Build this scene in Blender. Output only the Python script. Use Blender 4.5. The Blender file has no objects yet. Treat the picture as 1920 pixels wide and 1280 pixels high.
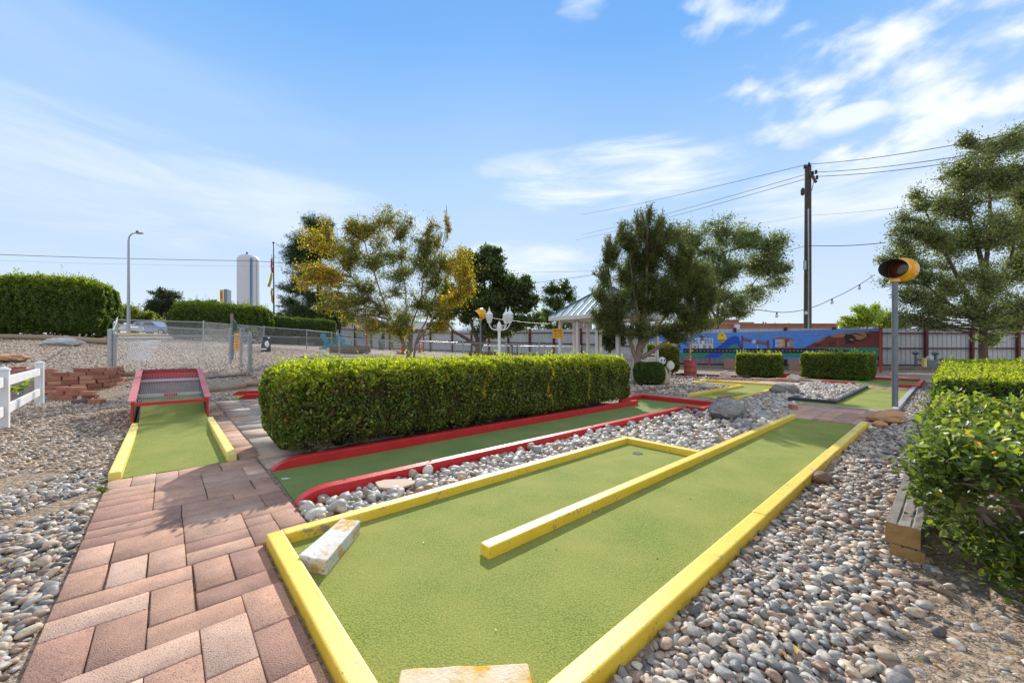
import bpy, math, random
import numpy as np
from mathutils import Vector, Matrix
random.seed(7); R = np.random.default_rng(11)
PI = math.pi
sc = bpy.context.scene
COL = sc.collection
# ------------------------------------------------------------------ camera
F = 728.0; CH = 1.25; HY = 652.0; CX = 960.0
cam = bpy.data.cameras.new('camera'); co = bpy.data.objects.new('camera', cam); COL.objects.link(co)
co.location = (0, 0, CH); co.rotation_euler = (PI/2, 0, 0)
cam.sensor_width = 36; cam.lens = F/1920*36; cam.shift_y = (HY-640)/1920
cam.clip_start = .05; cam.clip_end = 12000
sc.camera = co
# ------------------------------------------------------------------ light
SUN_EL = math.radians(31.5); SUN_AZ = math.radians(-2.0)     # azimuth from +Y towards +X
sd = Vector((math.sin(SUN_AZ)*math.cos(SUN_EL), math.cos(SUN_AZ)*math.cos(SUN_EL), math.sin(SUN_EL)))
sl = bpy.data.lights.new('sun', 'SUN'); sl.energy = 4.4; sl.angle = math.radians(.53); sl.color = (1, .955, .87)
so = bpy.data.objects.new('sun', sl); COL.objects.link(so); so.location = (0, 0, 30)
so.rotation_euler = sd.to_track_quat('Z', 'Y').to_euler()
sc.view_settings.view_transform = 'Standard'; sc.view_settings.look = 'None'
sc.view_settings.exposure = 0.30; sc.view_settings.gamma = 1.0
sc.cycles.max_bounces = 8; sc.cycles.transparent_max_bounces = 12
try:
    sc.cycles.use_denoising = True
except Exception: pass

def nn(nt, typ, **kw):
    n = nt.nodes.new(typ)
    for k, v in kw.items():
        if k.startswith('_'): setattr(n, k[1:], v)
        else:
            s = n.inputs[int(k[1:])] if k[0] == 'i' and k[1:].isdigit() else n.inputs[k.replace('__', ' ')]
            if isinstance(v, bpy.types.NodeSocket): nt.links.new(v, s)
            elif hasattr(v, '__len__') and len(v) == 3 and s.type == 'RGBA': s.default_value = (*v, 1)
            else: s.default_value = v
    return n
def mth(nt, op, a, b=None, c=None, clamp=False):
    n = nt.nodes.new('ShaderNodeMath'); n.operation = op; n.use_clamp = clamp
    for i, v in enumerate((a, b, c)):
        if v is None: continue
        if isinstance(v, bpy.types.NodeSocket): nt.links.new(v, n.inputs[i])
        else: n.inputs[i].default_value = v
    return n.outputs[0]
def mix(nt, f, a, b, typ='MIX'):
    n = nt.nodes.new('ShaderNodeMix'); n.data_type = 'RGBA'; n.blend_type = typ
    for s, v in ((n.inputs[0], f), (n.inputs[6], a), (n.inputs[7], b)):
        if isinstance(v, bpy.types.NodeSocket): nt.links.new(v, s)
        elif hasattr(v, '__len__'): s.default_value = (*v[:3], 1)
        else: s.default_value = v
    return n.outputs[2]
def ramp(nt, f, stops):
    n = nt.nodes.new('ShaderNodeValToRGB'); nt.links.new(f, n.inputs[0])
    e = n.color_ramp.elements
    while len(e) < len(stops): e.new(.5)
    for i, (p, c) in enumerate(stops):
        e[i].position = p; e[i].color = (*c, 1) if hasattr(c, '__len__') else (c, c, c, 1)
    return n.outputs[0]

w = bpy.data.worlds.new('World'); sc.world = w; w.use_nodes = True
nt = w.node_tree; nt.nodes.clear()
tc = nn(nt, 'ShaderNodeTexCoord'); sp = nn(nt, 'ShaderNodeSeparateXYZ', i0=tc.outputs['Generated'])
X_, Y_, Z_ = sp.outputs
az = mth(nt, 'ARCTAN2', X_, Y_); el = mth(nt, 'ARCSINE', Z_)
sky = nn(nt, 'ShaderNodeTexSky', _sky_type='NISHITA', _sun_disc=False)
sky.sun_elevation = SUN_EL; sky.sun_rotation = SUN_AZ; sky.dust_density = .3; sky.air_density = 1.0
nis = mix(nt, 1.0, sky.outputs[0], (.09, .09, .09), 'MULTIPLY')
eln = mth(nt, 'DIVIDE', el, 1.0, clamp=True)
grad = ramp(nt, eln, [(0, (.66, .75, .86)), (.10, (.59, .71, .86)), (.22, (.50, .65, .87)), (.38, (.40, .60, .87)), (.52, (.27, .50, .87)), (.66, (.16, .41, .85)), (1, (.10, .30, .70))])
base = mix(nt, .10, grad, nis)
cmb = nn(nt, 'ShaderNodeCombineXYZ', i0=az, i1=el)
def cnoise(scale, rot, sx, sy, detail=6, rough=.55, dist=.3):
    mp = nn(nt, 'ShaderNodeMapping', i0=cmb.outputs[0]); mp.inputs['Rotation'].default_value = (0, 0, rot); mp.inputs['Scale'].default_value = (sx, sy, 1)
    return nn(nt, 'ShaderNodeTexNoise', Vector=mp.outputs[0], Scale=scale, Detail=detail, Roughness=rough, Distortion=dist).outputs[0]
n_puff = cnoise(1, -.38, 11, 20, 7, .52, .15); n_wisp = cnoise(1, -.12, 3.2, 19, 7, .6, .6); n_soft = cnoise(1, .05, 1.6, 7, 5, .55, .5)
def blob(px, py, rx, ry):
    a0 = math.atan((px-CX)/F); e0 = math.atan((HY-py)/math.hypot(F, px-CX)); rx, ry = math.radians(rx), math.radians(ry)
    a = mth(nt, 'POWER', mth(nt, 'ABSOLUTE', mth(nt, 'DIVIDE', mth(nt, 'SUBTRACT', az, a0), rx)), 2)
    b = mth(nt, 'POWER', mth(nt, 'ABSOLUTE', mth(nt, 'DIVIDE', mth(nt, 'SUBTRACT', el, e0), ry)), 2)
    return mth(nt, 'SUBTRACT', 1, mth(nt, 'ADD', a, b), clamp=True)
def cl(mask, noise, lo, hi, amt):
    # threshold falls where the mask is strong
    t = mth(nt, 'ADD', noise, mth(nt, 'MULTIPLY', mask, .30))
    s = nn(nt, 'ShaderNodeMapRange', _interpolation_type='SMOOTHSTEP', i0=t, i1=lo, i2=hi, i3=0.0, i4=1.0).outputs[0]
    return mth(nt, 'MULTIPLY', mth(nt, 'MULTIPLY', s, mth(nt, 'MULTIPLY', mask, 3.0, clamp=True)), amt)
layers = []
for (px, py, rx, ry, nz, lo, hi, am) in [
    (1700, 115, 21, 9, n_puff, .62, 1.0, .85), (1380, 12, 8.5, 3.4, n_puff, .55, .95, .7), (1800, 215, 15, 4, n_puff, .60, .90, .8),
    (1580, 228, 4.5, 1.6, n_soft, .45, .75, .7), (1150, 335, 19, 5.0, n_wisp, .46, .95, .80), (1010, 320, 10, 3.0, n_wisp, .5, .85, .35),
    (230, 340, 30, 7, n_wisp, .44, 1.15, .50), (520, 400, 22, 5.5, n_soft, .45, .95, .5), (985, 488, 12, 3.4, n_wisp, .46, 1.0, .75),
    (1640, 350, 16, 5, n_wisp, .48, .95, .6), (1100, 10, 5, 2, n_wisp, .55, .9, .4), (300, 150, 25, 5, n_soft, .55, 1.0, .12)]:
    layers.append(cl(blob(px, py, rx, ry), nz, lo, hi, am))
m = layers[0]
for q in layers[1:]: m = mth(nt, 'MAXIMUM', m, q)
behind = nn(nt, 'ShaderNodeMapRange', i0=Y_, i1=.15, i2=-.35, i3=0.0, i4=1.0).outputs[0]  # unseen cloud cover added behind and overhead to neutralise the blue ambient light
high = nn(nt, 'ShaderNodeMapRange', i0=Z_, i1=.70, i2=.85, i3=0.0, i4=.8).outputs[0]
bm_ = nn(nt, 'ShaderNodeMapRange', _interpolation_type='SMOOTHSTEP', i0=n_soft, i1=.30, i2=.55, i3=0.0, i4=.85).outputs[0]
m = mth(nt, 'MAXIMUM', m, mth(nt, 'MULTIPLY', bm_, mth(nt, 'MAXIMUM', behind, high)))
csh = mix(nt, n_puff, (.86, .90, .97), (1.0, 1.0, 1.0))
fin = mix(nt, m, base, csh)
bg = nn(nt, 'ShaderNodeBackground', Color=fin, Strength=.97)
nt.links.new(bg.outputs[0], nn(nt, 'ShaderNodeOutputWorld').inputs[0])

# ------------------------------------------------------------------ frames
UX, UY = .748, .664
def B(u, v, z=0.0): return (u*UX - v*UY, u*UY + v*UX, z)
def toUV(x, y): return x*UX + y*UY, -x*UY + y*UX
def W(px, py, d): return ((px-CX)/F*d, d, CH-(py-HY)/F*d)
def GP(px, py, z=0.0):
    d = F*(CH-z)/(py-HY); return ((px-CX)/F*d, d, z)
# terrain: radial-basis surface through measured heights
_cp = [(-11.4,11,.40),(-10.6,14.3,.70),(-8.7,13,.48),(-15.4,19.3,1.30),(-18.8,18.5,1.45),(-13.4,21,1.16),(-13.2,25,1.18),(-20.2,20,1.68),
 (-12.8,27,1.2),(-8.9,24,.89),(-9.9,20,.72),(-5.2,19,.57),(-16.4,46,1.06),(-5.1,41.6,.68),(5.9,30.6,.33),(8.9,26.9,.14),(11.8,24.6,0),
 (17.3,23.3,0),(30,23,0),(-9,8.6,0),(-6.9,8.7,0),(-8,10.9,.03),(-7.3,12.2,.3),(-10.4,8.4,.02),(-14,11,.6),(-13,8,.15),(-12,5,0),(-22,17,1.55),(-25,20,1.75),
 (-6,13.5,.32),(-3,14,.15),(0,14,.06),(3,14,0),(0,18,.3),(3,20,.25),(6,22,.15),(8,16,0),(12,16,0),(-1,24,.5),(-5,30,.75),(-25,34,2.1),(-19,30,1.7),
 (-29,30,2.3),(-41,45,2.7),(-20,60,1.6),(-60,80,3),(0,80,1),(60,80,0),(0,-40,0),(-60,0,1.2),(60,0,0),(-16,4,.05),(-16,-4,0),(40,40,0),(-4.5,12,.05),(-3,11.6,0),(-12.2,9.4,0),(-11,9.7,0),(-10,9.8,0),(-10.5,8.8,0),(-9.6,8.8,0),(-11.6,8.6,0)]
for x in (-6,-3,0,3,6,9,12,18,24):
    for y in (-6,0,4,8): _cp.append((x,y,0))
for x in (0,4,8,12,18): _cp.append((x,11.5,0))
_cp = np.array(_cp, float)
_D = np.linalg.norm(_cp[:,None,:2]-_cp[None,:,:2], axis=2)
_A = np.block([[-_D, np.ones((len(_cp),1))],[np.ones((1,len(_cp))), np.zeros((1,1))]])
_w = np.linalg.solve(_A, np.append(_cp[:,2], 0))
def T(x, y):
    x = np.atleast_1d(np.asarray(x, float)); y = np.atleast_1d(np.asarray(y, float)); out = np.zeros(len(x))
    for i in range(0, len(x), 20000):
        xs, ys = x[i:i+20000], y[i:i+20000]
        r = np.hypot(xs, ys); k = np.minimum(1, 110/np.maximum(r, 1)); xx, yy = xs*k, ys*k
        d = np.hypot(xx[:,None]-_cp[None,:,0], yy[:,None]-_cp[None,:,1])
        out[i:i+20000] = np.maximum(0, -d@_w[:-1] + _w[-1] - .02)
    return out
def Tz(x, y): return float(T(x, y)[0])

# ------------------------------------------------------------------ materials
MATS = {}
def pm(name, col, col2=None, ns=6., rough=.6, bump=0., bs=60., metal=0., spots=None, sth=.62, ss=12., spec=.4, coord='Object', stretch=None, chips=None, cth=.66, cs=45.):
    if name in MATS: return MATS[name]
    m = bpy.data.materials.new(name); m.use_nodes = True; t = m.node_tree; p = t.nodes['Principled BSDF']
    c = nn(t, 'ShaderNodeTexCoord').outputs[coord]
    if stretch:
        mp = nn(t, 'ShaderNodeMapping', i0=c); mp.inputs['Scale'].default_value = stretch; c = mp.outputs[0]
    if col2 is None: col2 = tuple(min(1, x*.82) for x in col)
    n = nn(t, 'ShaderNodeTexNoise', Vector=c, Scale=ns, Detail=6.0, Roughness=.6)
    f = nn(t, 'ShaderNodeMapRange', i0=n.outputs[0], i1=.3, i2=.7).outputs[0]
    cc = mix(t, f, col, col2)
    if spots:
        n2 = nn(t, 'ShaderNodeTexNoise', Vector=c, Scale=ss, Detail=8.0, Roughness=.7)
        f2 = nn(t, 'ShaderNodeMapRange', i0=n2.outputs[0], i1=sth, i2=sth+.05).outputs[0]
        cc = mix(t, f2, cc, spots)
    if chips:
        n4 = nn(t, 'ShaderNodeTexNoise', Vector=c, Scale=cs, Detail=3.0, Roughness=.6); n5 = nn(t, 'ShaderNodeTexNoise', Vector=c, Scale=2.3, Detail=3.0)
        f4 = nn(t, 'ShaderNodeMapRange', i0=mth(t, 'ADD', n4.outputs[0], mth(t, 'MULTIPLY', mth(t, 'SUBTRACT', n5.outputs[0], .5), .55)), i1=cth, i2=cth+.02).outputs[0]
        cc = mix(t, f4, cc, chips)
    t.links.new(cc, p.inputs['Base Color'])
    p.inputs['Roughness'].default_value = rough; p.inputs['Metallic'].default_value = metal
    p.inputs['Specular IOR Level'].default_value = spec
    if bump:
        n3 = nn(t, 'ShaderNodeTexNoise', Vector=c, Scale=bs, Detail=5.0, Roughness=.65)
        b = nn(t, 'ShaderNodeBump', Strength=bump, Distance=.01, Height=n3.outputs[0]); t.links.new(b.outputs[0], p.inputs['Normal'])
    MATS[name] = m; return m
def attr_mat(name, rough=.6, trans=0., bump=0., bs=80., nvar=0., nscale=90., spec=.4, tcol=(1.5,1.6,.7), pits=False):
    m = bpy.data.materials.new(name); m.use_nodes = True; t = m.node_tree; p = t.nodes['Principled BSDF']
    a = nn(t, 'ShaderNodeAttribute', _attribute_name='Col').outputs['Color']
    c = nn(t, 'ShaderNodeTexCoord').outputs['Object']
    if nvar:
        n = nn(t, 'ShaderNodeTexNoise', Vector=c, Scale=nscale, Detail=6.0, Roughness=.7).outputs[0]
        g = ramp(t, n, [(.3, 1-nvar), (.7, 1+nvar)]); cc = mix(t, 1.0, a, g, 'MULTIPLY')
    else: cc = a
    if pits:
        n = nn(t, 'ShaderNodeTexNoise', Vector=c, Scale=150.0, Detail=2.0).outputs[0]; g = ramp(t, n, [(.60, 1.0), (.66, .45)]); cc = mix(t, 1.0, cc, g, 'MULTIPLY')
        n = nn(t, 'ShaderNodeTexNoise', Vector=c, Scale=5.0, Detail=6.0, Roughness=.65).outputs[0]; cc = mix(t, 1.0, cc, ramp(t, n, [(.35, .80), (.65, 1.14)]), 'MULTIPLY')
    t.links.new(cc, p.inputs['Base Color']); p.inputs['Roughness'].default_value = rough; p.inputs['Specular IOR Level'].default_value = spec
    if bump:
        n3 = nn(t, 'ShaderNodeTexNoise', Vector=c, Scale=bs, Detail=4.0)
        b = nn(t, 'ShaderNodeBump', Strength=bump, Distance=.005, Height=n3.outputs[0]); t.links.new(b.outputs[0], p.inputs['Normal'])
    if trans:
        tr = nn(t, 'ShaderNodeBsdfTranslucent', Color=mix(t, 1.0, cc, tcol, 'MULTIPLY'))
        mx = nn(t, 'ShaderNodeMixShader', i0=trans, i1=p.outputs[0], i2=tr.outputs[0])
        t.links.new(mx.outputs[0], t.nodes['Material Output'].inputs[0])
    MATS[name] = m; return m
M_leaf = attr_mat('leaf', .40, .48, spec=.42, tcol=(1.6,1.5,.75))
M_needle = attr_mat('needle_foliage', .55, .35, spec=.3, tcol=(1.5,1.4,.7))
M_pebble = attr_mat('river_stone', .55, nvar=.30, nscale=70, bump=.25, bs=160)
M_paver = attr_mat('paver', .88, nvar=.34, nscale=200, bump=1.0, bs=200, pits=True)
M_bark = pm('bark', (.16,.11,.08), (.30,.24,.19), 9, .9, 1.0, 26, stretch=(3,3,.8))
M_barkd = pm('dark_bark', (.07,.05,.04), (.15,.11,.09), 9, .9, 1.0, 26, stretch=(3,3,.8))
M_barkl = pm('pale_bark', (.30,.23,.18), (.18,.13,.10), 9, .9, 1.0, 30, stretch=(3,3,.8))
M_yel = pm('yellow_paint', (.84,.54,.02), (.87,.61,.05), 5, .46, .25, 120, spots=(.34,.27,.16), sth=.60, ss=9, spec=1.0, chips=(.36,.27,.13), cth=.66)
M_yelpale = pm('worn_yellow_paint', (.82,.63,.13), (.86,.72,.25), 5, .5, .25, 120, spots=(.5,.42,.25), sth=.64, ss=14, chips=(.33,.25,.13), cth=.70)
M_red = pm('red_paint', (.52,.018,.022), (.60,.03,.03), 4, .38, .25, 90, spots=(.62,.40,.38), sth=.67, ss=16, spec=.5, chips=(.12,.05,.05), cth=.69)
M_blackp = pm('black_paint', (.022,.025,.03), (.05,.05,.055), 5, .5, .3, 90, spots=(.15,.14,.13), sth=.7)
M_greyp = pm('grey_concrete', (.42,.40,.38), (.28,.27,.26), 7, .8, .5, 70)
M_white = pm('white_vinyl', (.78,.78,.77), (.73,.73,.72), 3, .45, spec=.4)
M_whitep = pm('white_paint', (.68,.66,.63), (.60,.58,.55), 4, .6, .2, 60, spots=(.35,.31,.27), sth=.72, ss=10)
M_galv = pm('galvanized_steel', (.42,.44,.46), (.30,.32,.34), 12, .38, .15, 50, metal=.65)
M_wire = pm('galvanized_wire', (.60,.61,.62), (.45,.46,.47), 12, .5, metal=.3)
M_steel = pm('grey_steel', (.20,.23,.25), (.14,.16,.18), 8, .45, metal=.4)
M_dark = pm('dark_metal', (.03,.03,.032), None, 6, .5)
M_fence = pm('fence_sheet', (.50,.52,.53), (.43,.45,.46), 1.2, .6, .1, 20, spots=(.36,.36,.36), sth=.66, ss=5)
M_rust = pm('maroon_steel', (.13,.028,.022), (.08,.02,.018), 5, .65, .2, 50)
M_wood = pm('weathered_timber', (.26,.17,.10), (.40,.31,.21), 7, .9, 1.0, 30, stretch=(6,.8,6))
M_woodg = pm('grey_timber', (.30,.26,.22), (.16,.13,.11), 8, .92, 1.0, 40, stretch=(1,1,1))
M_sand = pm('orange_sandstone', (.60,.33,.16), (.42,.20,.10), 5, .9, 1.0, 14, spots=(.66,.50,.34), sth=.58, ss=4)
M_brick = pm('terracotta_brick', (.46,.20,.13), (.36,.15,.10), 9, .85, .7, 90, spots=(.55,.36,.27), sth=.66, ss=20)
M_brickd = pm('grey_brick', (.20,.14,.13), (.13,.10,.09), 9, .85, .7, 60)
M_rockg = pm('grey_rock', (.36,.34,.31), (.15,.14,.13), 9, .9, 1.0, 22, stretch=(1,1,3.5))
M_rockl = pm('pale_rock', (.58,.52,.45), (.45,.38,.31), 5, .85, .7, 20)
M_gold = pm('signal_yellow_enamel', (.86,.44,.012), (.80,.40,.010), 3, .22, spec=.6)
M_lens = pm('amber_lens', (.11,.035,.004), (.07,.02,.002), 10, .15, spec=.7)
M_glass = pm('frosted_glass', (.62,.66,.68), (.55,.60,.62), 10, .12, spec=.8)
M_teal = pm('teal_metal', (.08,.20,.22), (.06,.16,.18), 4, .35, metal=.3)
M_roof = pm('pale_metal_roof', (.82,.83,.80), (.76,.78,.75), 4, .33, spec=1.0, metal=.1)
M_blue = pm('turquoise_plastic', (.02,.33,.43), (.015,.27,.36), 4, .5)
M_stucco = pm('brown_stucco', (.36,.17,.11), (.31,.145,.095), 1.5, .9, .3, 30)
M_cream = pm('cream_stucco', (.62,.46,.25), (.56,.41,.22), 1.5, .9)
M_pblue = pm('pale_blue_stucco', (.40,.45,.54), (.36,.41,.50), 1.5, .9)
M_wwall = pm('white_stucco', (.62,.64,.66), (.57,.59,.61), 1, .8)
M_window = pm('window_glass', (.05,.07,.09), None, 2, .1, spec=.8)
M_turf = None
def turf_mat(name, c1, c2, sc_=1.0):
    c1 = (c1[0]*1.15, c1[1]*1.08, c1[2]); c2 = (c2[0]*1.06, c2[1]*1.0, c2[2]*1.05)
    m = bpy.data.materials.new(name); m.use_nodes = True; t = m.node_tree; p = t.nodes['Principled BSDF']
    c = nn(t, 'ShaderNodeTexCoord').outputs['Object']
    n1 = nn(t, 'ShaderNodeTexNoise', Vector=c, Scale=105*sc_, Detail=2.0, Roughness=.7).outputs[0]
    n2 = nn(t, 'ShaderNodeTexNoise', Vector=c, Scale=2.2, Detail=5.0).outputs[0]
    n4 = nn(t, 'ShaderNodeTexNoise', Vector=c, Scale=60*sc_, Detail=5.0, Roughness=.8).outputs[0]
    a = mix(t, nn(t, 'ShaderNodeMapRange', i0=n1, i1=.36, i2=.62).outputs[0], c1, c2)
    a = mix(t, nn(t, 'ShaderNodeMapRange', i0=n2, i1=.3, i2=.75, i3=0.0, i4=.75).outputs[0], a, (c2[0]*1.22, c2[1]*.98, c2[2]*1.15))
    a = mix(t, nn(t, 'ShaderNodeMapRange', i0=n4, i1=.70, i2=.73).outputs[0], a, (.04,.06,.015))
    t.links.new(a, p.inputs['Base Color']); p.inputs['Roughness'].default_value = .9; p.inputs['Specular IOR Level'].default_value = .15
    b = nn(t, 'ShaderNodeBump', Strength=.9, Distance=.006, Height=n1); t.links.new(b.outputs[0], p.inputs['Normal'])
    MATS[name] = m; return m
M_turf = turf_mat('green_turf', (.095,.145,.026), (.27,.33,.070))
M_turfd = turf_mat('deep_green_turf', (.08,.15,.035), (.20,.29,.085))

# ------------------------------------------------------------------ mesh building
ORG = {}
def nrm(a): a = np.asarray(a, float); return a/(np.linalg.norm(a)+1e-12)
class MB:
    def __init__(s): s.v = []; s.f = []; s.m = []
    def add(s, vs, fs, mi=0):
        o = len(s.v); s.v += [tuple(map(float, p)) for p in vs]; s.f += [tuple(i+o for i in f) for f in fs]; s.m += [mi]*len(fs); return s
    def box(s, c, h, ax=(1,0,0), ay=(0,1,0), az=(0,0,1), mi=0):
        c = np.array(c, float); ax, ay, az = (nrm(a)*k for a, k in zip((ax, ay, az), h))
        vs = [c+i*ax+j*ay+k*az for i in (-1,1) for j in (-1,1) for k in (-1,1)]
        return s.add(vs, [(0,1,3,2),(4,6,7,5),(0,4,5,1),(2,3,7,6),(0,2,6,4),(1,5,7,3)], mi)
    def abox(s, x0, x1, y0, y1, z0, z1, mi=0):
        return s.box(((x0+x1)/2,(y0+y1)/2,(z0+z1)/2), ((x1-x0)/2,(y1-y0)/2,(z1-z0)/2), mi=mi)
    def ubox(s, u0, u1, v0, v1, z0, z1, mi=0):
        return s.box(B((u0+u1)/2,(v0+v1)/2,(z0+z1)/2), ((u1-u0)/2,(v1-v0)/2,(z1-z0)/2), (UX,UY,0), (-UY,UX,0), mi=mi)
    def beam(s, p, q, w_, h_, up=(0,0,1), mi=0):
        p, q = np.array(p, float), np.array(q, float); d = q-p; L = np.linalg.norm(d); d = d/L
        side = np.cross(up, d); side = nrm(side) if np.linalg.norm(side) > 1e-6 else np.array((1.,0,0)); u2 = np.cross(d, side)
        return s.box((p+q)/2, (L/2, w_/2, h_/2), d, side, u2, mi)
    def tube(s, pts, r, n=8, cap=True, mi=0):
        P = [np.array(p, float) for p in pts]; rs = r if hasattr(r, '__len__') else [r]*len(P)
        prev = None; vs = []
        for i, p in enumerate(P):
            d = nrm(P[min(i+1, len(P)-1)]-P[max(i-1, 0)])
            if prev is None:
                a = np.array((0,0,1.)) if abs(d[2]) < .9 else np.array((1.,0,0)); x = nrm(np.cross(a, d))
            else: x = nrm(prev - d*np.dot(prev, d))
            prev = x; y = np.cross(d, x)
            for k in range(n):
                t = 2*PI*k/n; vs.append(p + rs[i]*(math.cos(t)*x+math.sin(t)*y))
        fs = [(i*n+k, i*n+(k+1)%n, (i+1)*n+(k+1)%n, (i+1)*n+k) for i in range(len(P)-1) for k in range(n)]
        if cap: fs += [tuple(range(n))[::-1], tuple((len(P)-1)*n+k for k in range(n))]
        return s.add(vs, fs, mi)
    def lathe(s, prof, o, n=16, ax=(0,0,1), mi=0, a0=0, sx=1):
        ax = nrm(ax); a = np.array((0,0,1.)) if abs(ax[2]) < .9 else np.array((1.,0,0)); x = nrm(np.cross(a, ax)); y = np.cross(ax, x); o = np.array(o, float)
        vs = [o + z*ax + max(r, 1e-4)*(math.cos(a0+2*PI*k/n)*x*sx+math.sin(a0+2*PI*k/n)*y) for r, z in prof for k in range(n)]
        fs = [(i*n+k, i*n+(k+1)%n, (i+1)*n+(k+1)%n, (i+1)*n+k) for i in range(len(prof)-1) for k in range(n)]
        fs += [tuple(range(n))[::-1], tuple((len(prof)-1)*n+k for k in range(n))]
        return s.add(vs, fs, mi)
    def extr(s, poly, off, mi=0):
        n = len(poly); off = np.array(off, float); vs = [np.array(p, float) for p in poly]+[np.array(p, float)+off for p in poly]
        return s.add(vs, [tuple(range(n))[::-1], tuple(range(n, 2*n))]+[(i, (i+1) % n, n+(i+1) % n, n+i) for i in range(n)], mi)
    def ell(s, c, r, n=12, m=8, jit=0, mi=0, rot=0):
        c = np.array(c, float); vs = []; ca, sa = math.cos(rot), math.sin(rot)
        ph = random.random()*9
        for i in range(m+1):
            t = PI*i/m
            for k in range(n):
                a = 2*PI*k/n; x, y, z = math.sin(t)*math.cos(a), math.sin(t)*math.sin(a), -math.cos(t)
                q = 1 + jit*(math.sin(3*x+ph)+math.sin(4*y+2*ph+2*z)+.6*math.sin(7*x+5*z+ph)+.5*math.sin(9*y-6*z+3*ph))
                X, Y = x*r[0]*q, y*r[1]*q
                vs.append(c+np.array((X*ca-Y*sa, X*sa+Y*ca, z*r[2]*q)))
        fs = [(i*n+k, i*n+(k+1) % n, (i+1)*n+(k+1) % n, (i+1)*n+k) for i in range(m) for k in range(n)]
        return s.add(vs, fs, mi)
    def build(s, name, mats, parent=None, org=None, smooth=False, bevel=0):
        V = np.array(s.v)
        if parent is not None: o = ORG[parent.name]
        elif org is not None: o = org
        else: o = ((V[:,0].min()+V[:,0].max())/2, (V[:,1].min()+V[:,1].max())/2, V[:,2].min())
        me = bpy.data.meshes.new(name); me.from_pydata([tuple(p) for p in V-np.array(o)], [], s.f)
        for m_ in (mats if isinstance(mats, (list, tuple)) else [mats]): me.materials.append(m_)
        me.polygons.foreach_set('material_index', s.m)
        if smooth:
            me.polygons.foreach_set('use_smooth', [True]*len(s.f))
            try: me.set_sharp_from_angle(angle=math.radians(40))
            except Exception: pass
        me.update()
        ob = bpy.data.objects.new(name, me); COL.objects.link(ob); ORG[ob.name] = tuple(o)
        if parent is not None: ob.parent = parent
        else: ob.location = o
        if bevel:
            b = ob.modifiers.new('bevel', 'BEVEL'); b.width = bevel; b.segments = 2; b.limit_method = 'ANGLE'
        return ob
def tag(o, label=None, cat=None, group=None, kind=None):
    for k, v in (('label', label), ('category', cat), ('group', group), ('kind', kind)):
        if v: o[k] = v
    return o
def root(name, loc, label, cat, group=None, kind=None):
    o = bpy.data.objects.new(name, None); COL.objects.link(o); o.location = loc; ORG[o.name] = tuple(loc); o.empty_display_size = .2
    return tag(o, label, cat, group, kind)
def kids(o): return [c for c in bpy.data.objects if c.parent == o]
def dup(o, loc, rz=None, label=None, parent=None):
    ch = kids(o); c = o.copy(); COL.objects.link(c); ORG[c.name] = tuple(loc) if parent is None else (0, 0, 0)
    if parent is None:
        c.location = loc
        if rz is not None: c.rotation_euler = (0, 0, rz)
        if label: c['label'] = label
    else: c.parent = parent
    for k in ch: dup(k, None, parent=c)
    return c
def npmesh(name, V, Fq, cols, mats, parent=None, org=None, smooth=False, nv=None):
    """V (n,3) world; Fq (m,k) faces; cols (n,3) per-vertex"""
    o = np.array(ORG[parent.name] if parent is not None else org)
    me = bpy.data.meshes.new(name); k = Fq.shape[1]
    me.vertices.add(len(V)); me.vertices.foreach_set('co', (V-o).astype(np.float32).ravel())
    me.loops.add(Fq.size); me.loops.foreach_set('vertex_index', Fq.astype(np.int32).ravel())
    me.polygons.add(len(Fq)); me.polygons.foreach_set('loop_start', np.arange(0, Fq.size, k, dtype=np.int32))
    try: me.polygons.foreach_set('loop_total', np.full(len(Fq), k, dtype=np.int32))
    except Exception: pass
    if smooth: me.polygons.foreach_set('use_smooth', np.ones(len(Fq), dtype=bool))
    if cols is not None:
        a = me.color_attributes.new('Col', 'FLOAT_COLOR', 'POINT')
        a.data.foreach_set('color', np.hstack([cols, np.ones((len(cols), 1))]).astype(np.float32).ravel())
    me.materials.append(mats); me.update(calc_edges=True); me.validate()
    ob = bpy.data.objects.new(name, me); COL.objects.link(ob); ORG[ob.name] = tuple(o)
    if parent is not None: ob.parent = parent
    else: ob.location = tuple(o)
    return ob

# ------------------------------------------------------------------ foliage helpers
def norm_rows(a): return a/(np.linalg.norm(a, axis=1, keepdims=True)+1e-9)
def leaf_geo(P, D, Nn, L, Wd, shape='oval', cup=.18):
    """P base points, D leaf axis, Nn approx normal"""
    D = norm_rows(D); S = norm_rows(np.cross(D, Nn)); Nn = np.cross(S, D)
    L = L[:, None]; Wd = Wd[:, None]
    if shape == 'diamond':
        v = [P, P+D*L*.5+S*Wd*.5+Nn*Wd*cup, P+D*L-Nn*L*.08, P+D*L*.5-S*Wd*.5+Nn*Wd*cup]
        f = np.array([[0,1,2],[0,2,3]])
    elif shape == 'oval':
        v = [P, P+D*L*.35+S*Wd*.5+Nn*Wd*cup, P+D*L*.78+S*Wd*.38+Nn*Wd*cup, P+D*L*1.0-Nn*L*.1, P+D*L*.78-S*Wd*.38+Nn*Wd*cup, P+D*L*.35-S*Wd*.5+Nn*Wd*cup]
        f = np.array([[0,1,2,3],[0,3,4,5]])
    k = len(v); n = len(P)
    V = np.stack(v, 1).reshape(-1, 3)
    Fq = (np.arange(n)[:, None, None]*k + f[None]).reshape(-1, f.shape[1])
    return V, Fq, k
def rnd3(n): return norm_rows(R.normal(size=(n, 3)))
def sn(p, s, seed):
    q = np.random.default_rng(seed); o = np.zeros(len(p))
    for i in range(4):
        k = q.normal(size=3)*s*(1+.7*i); o += np.sin(p@k+q.random()*6.28)/(1+.6*i)
    return o/2.2
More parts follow.
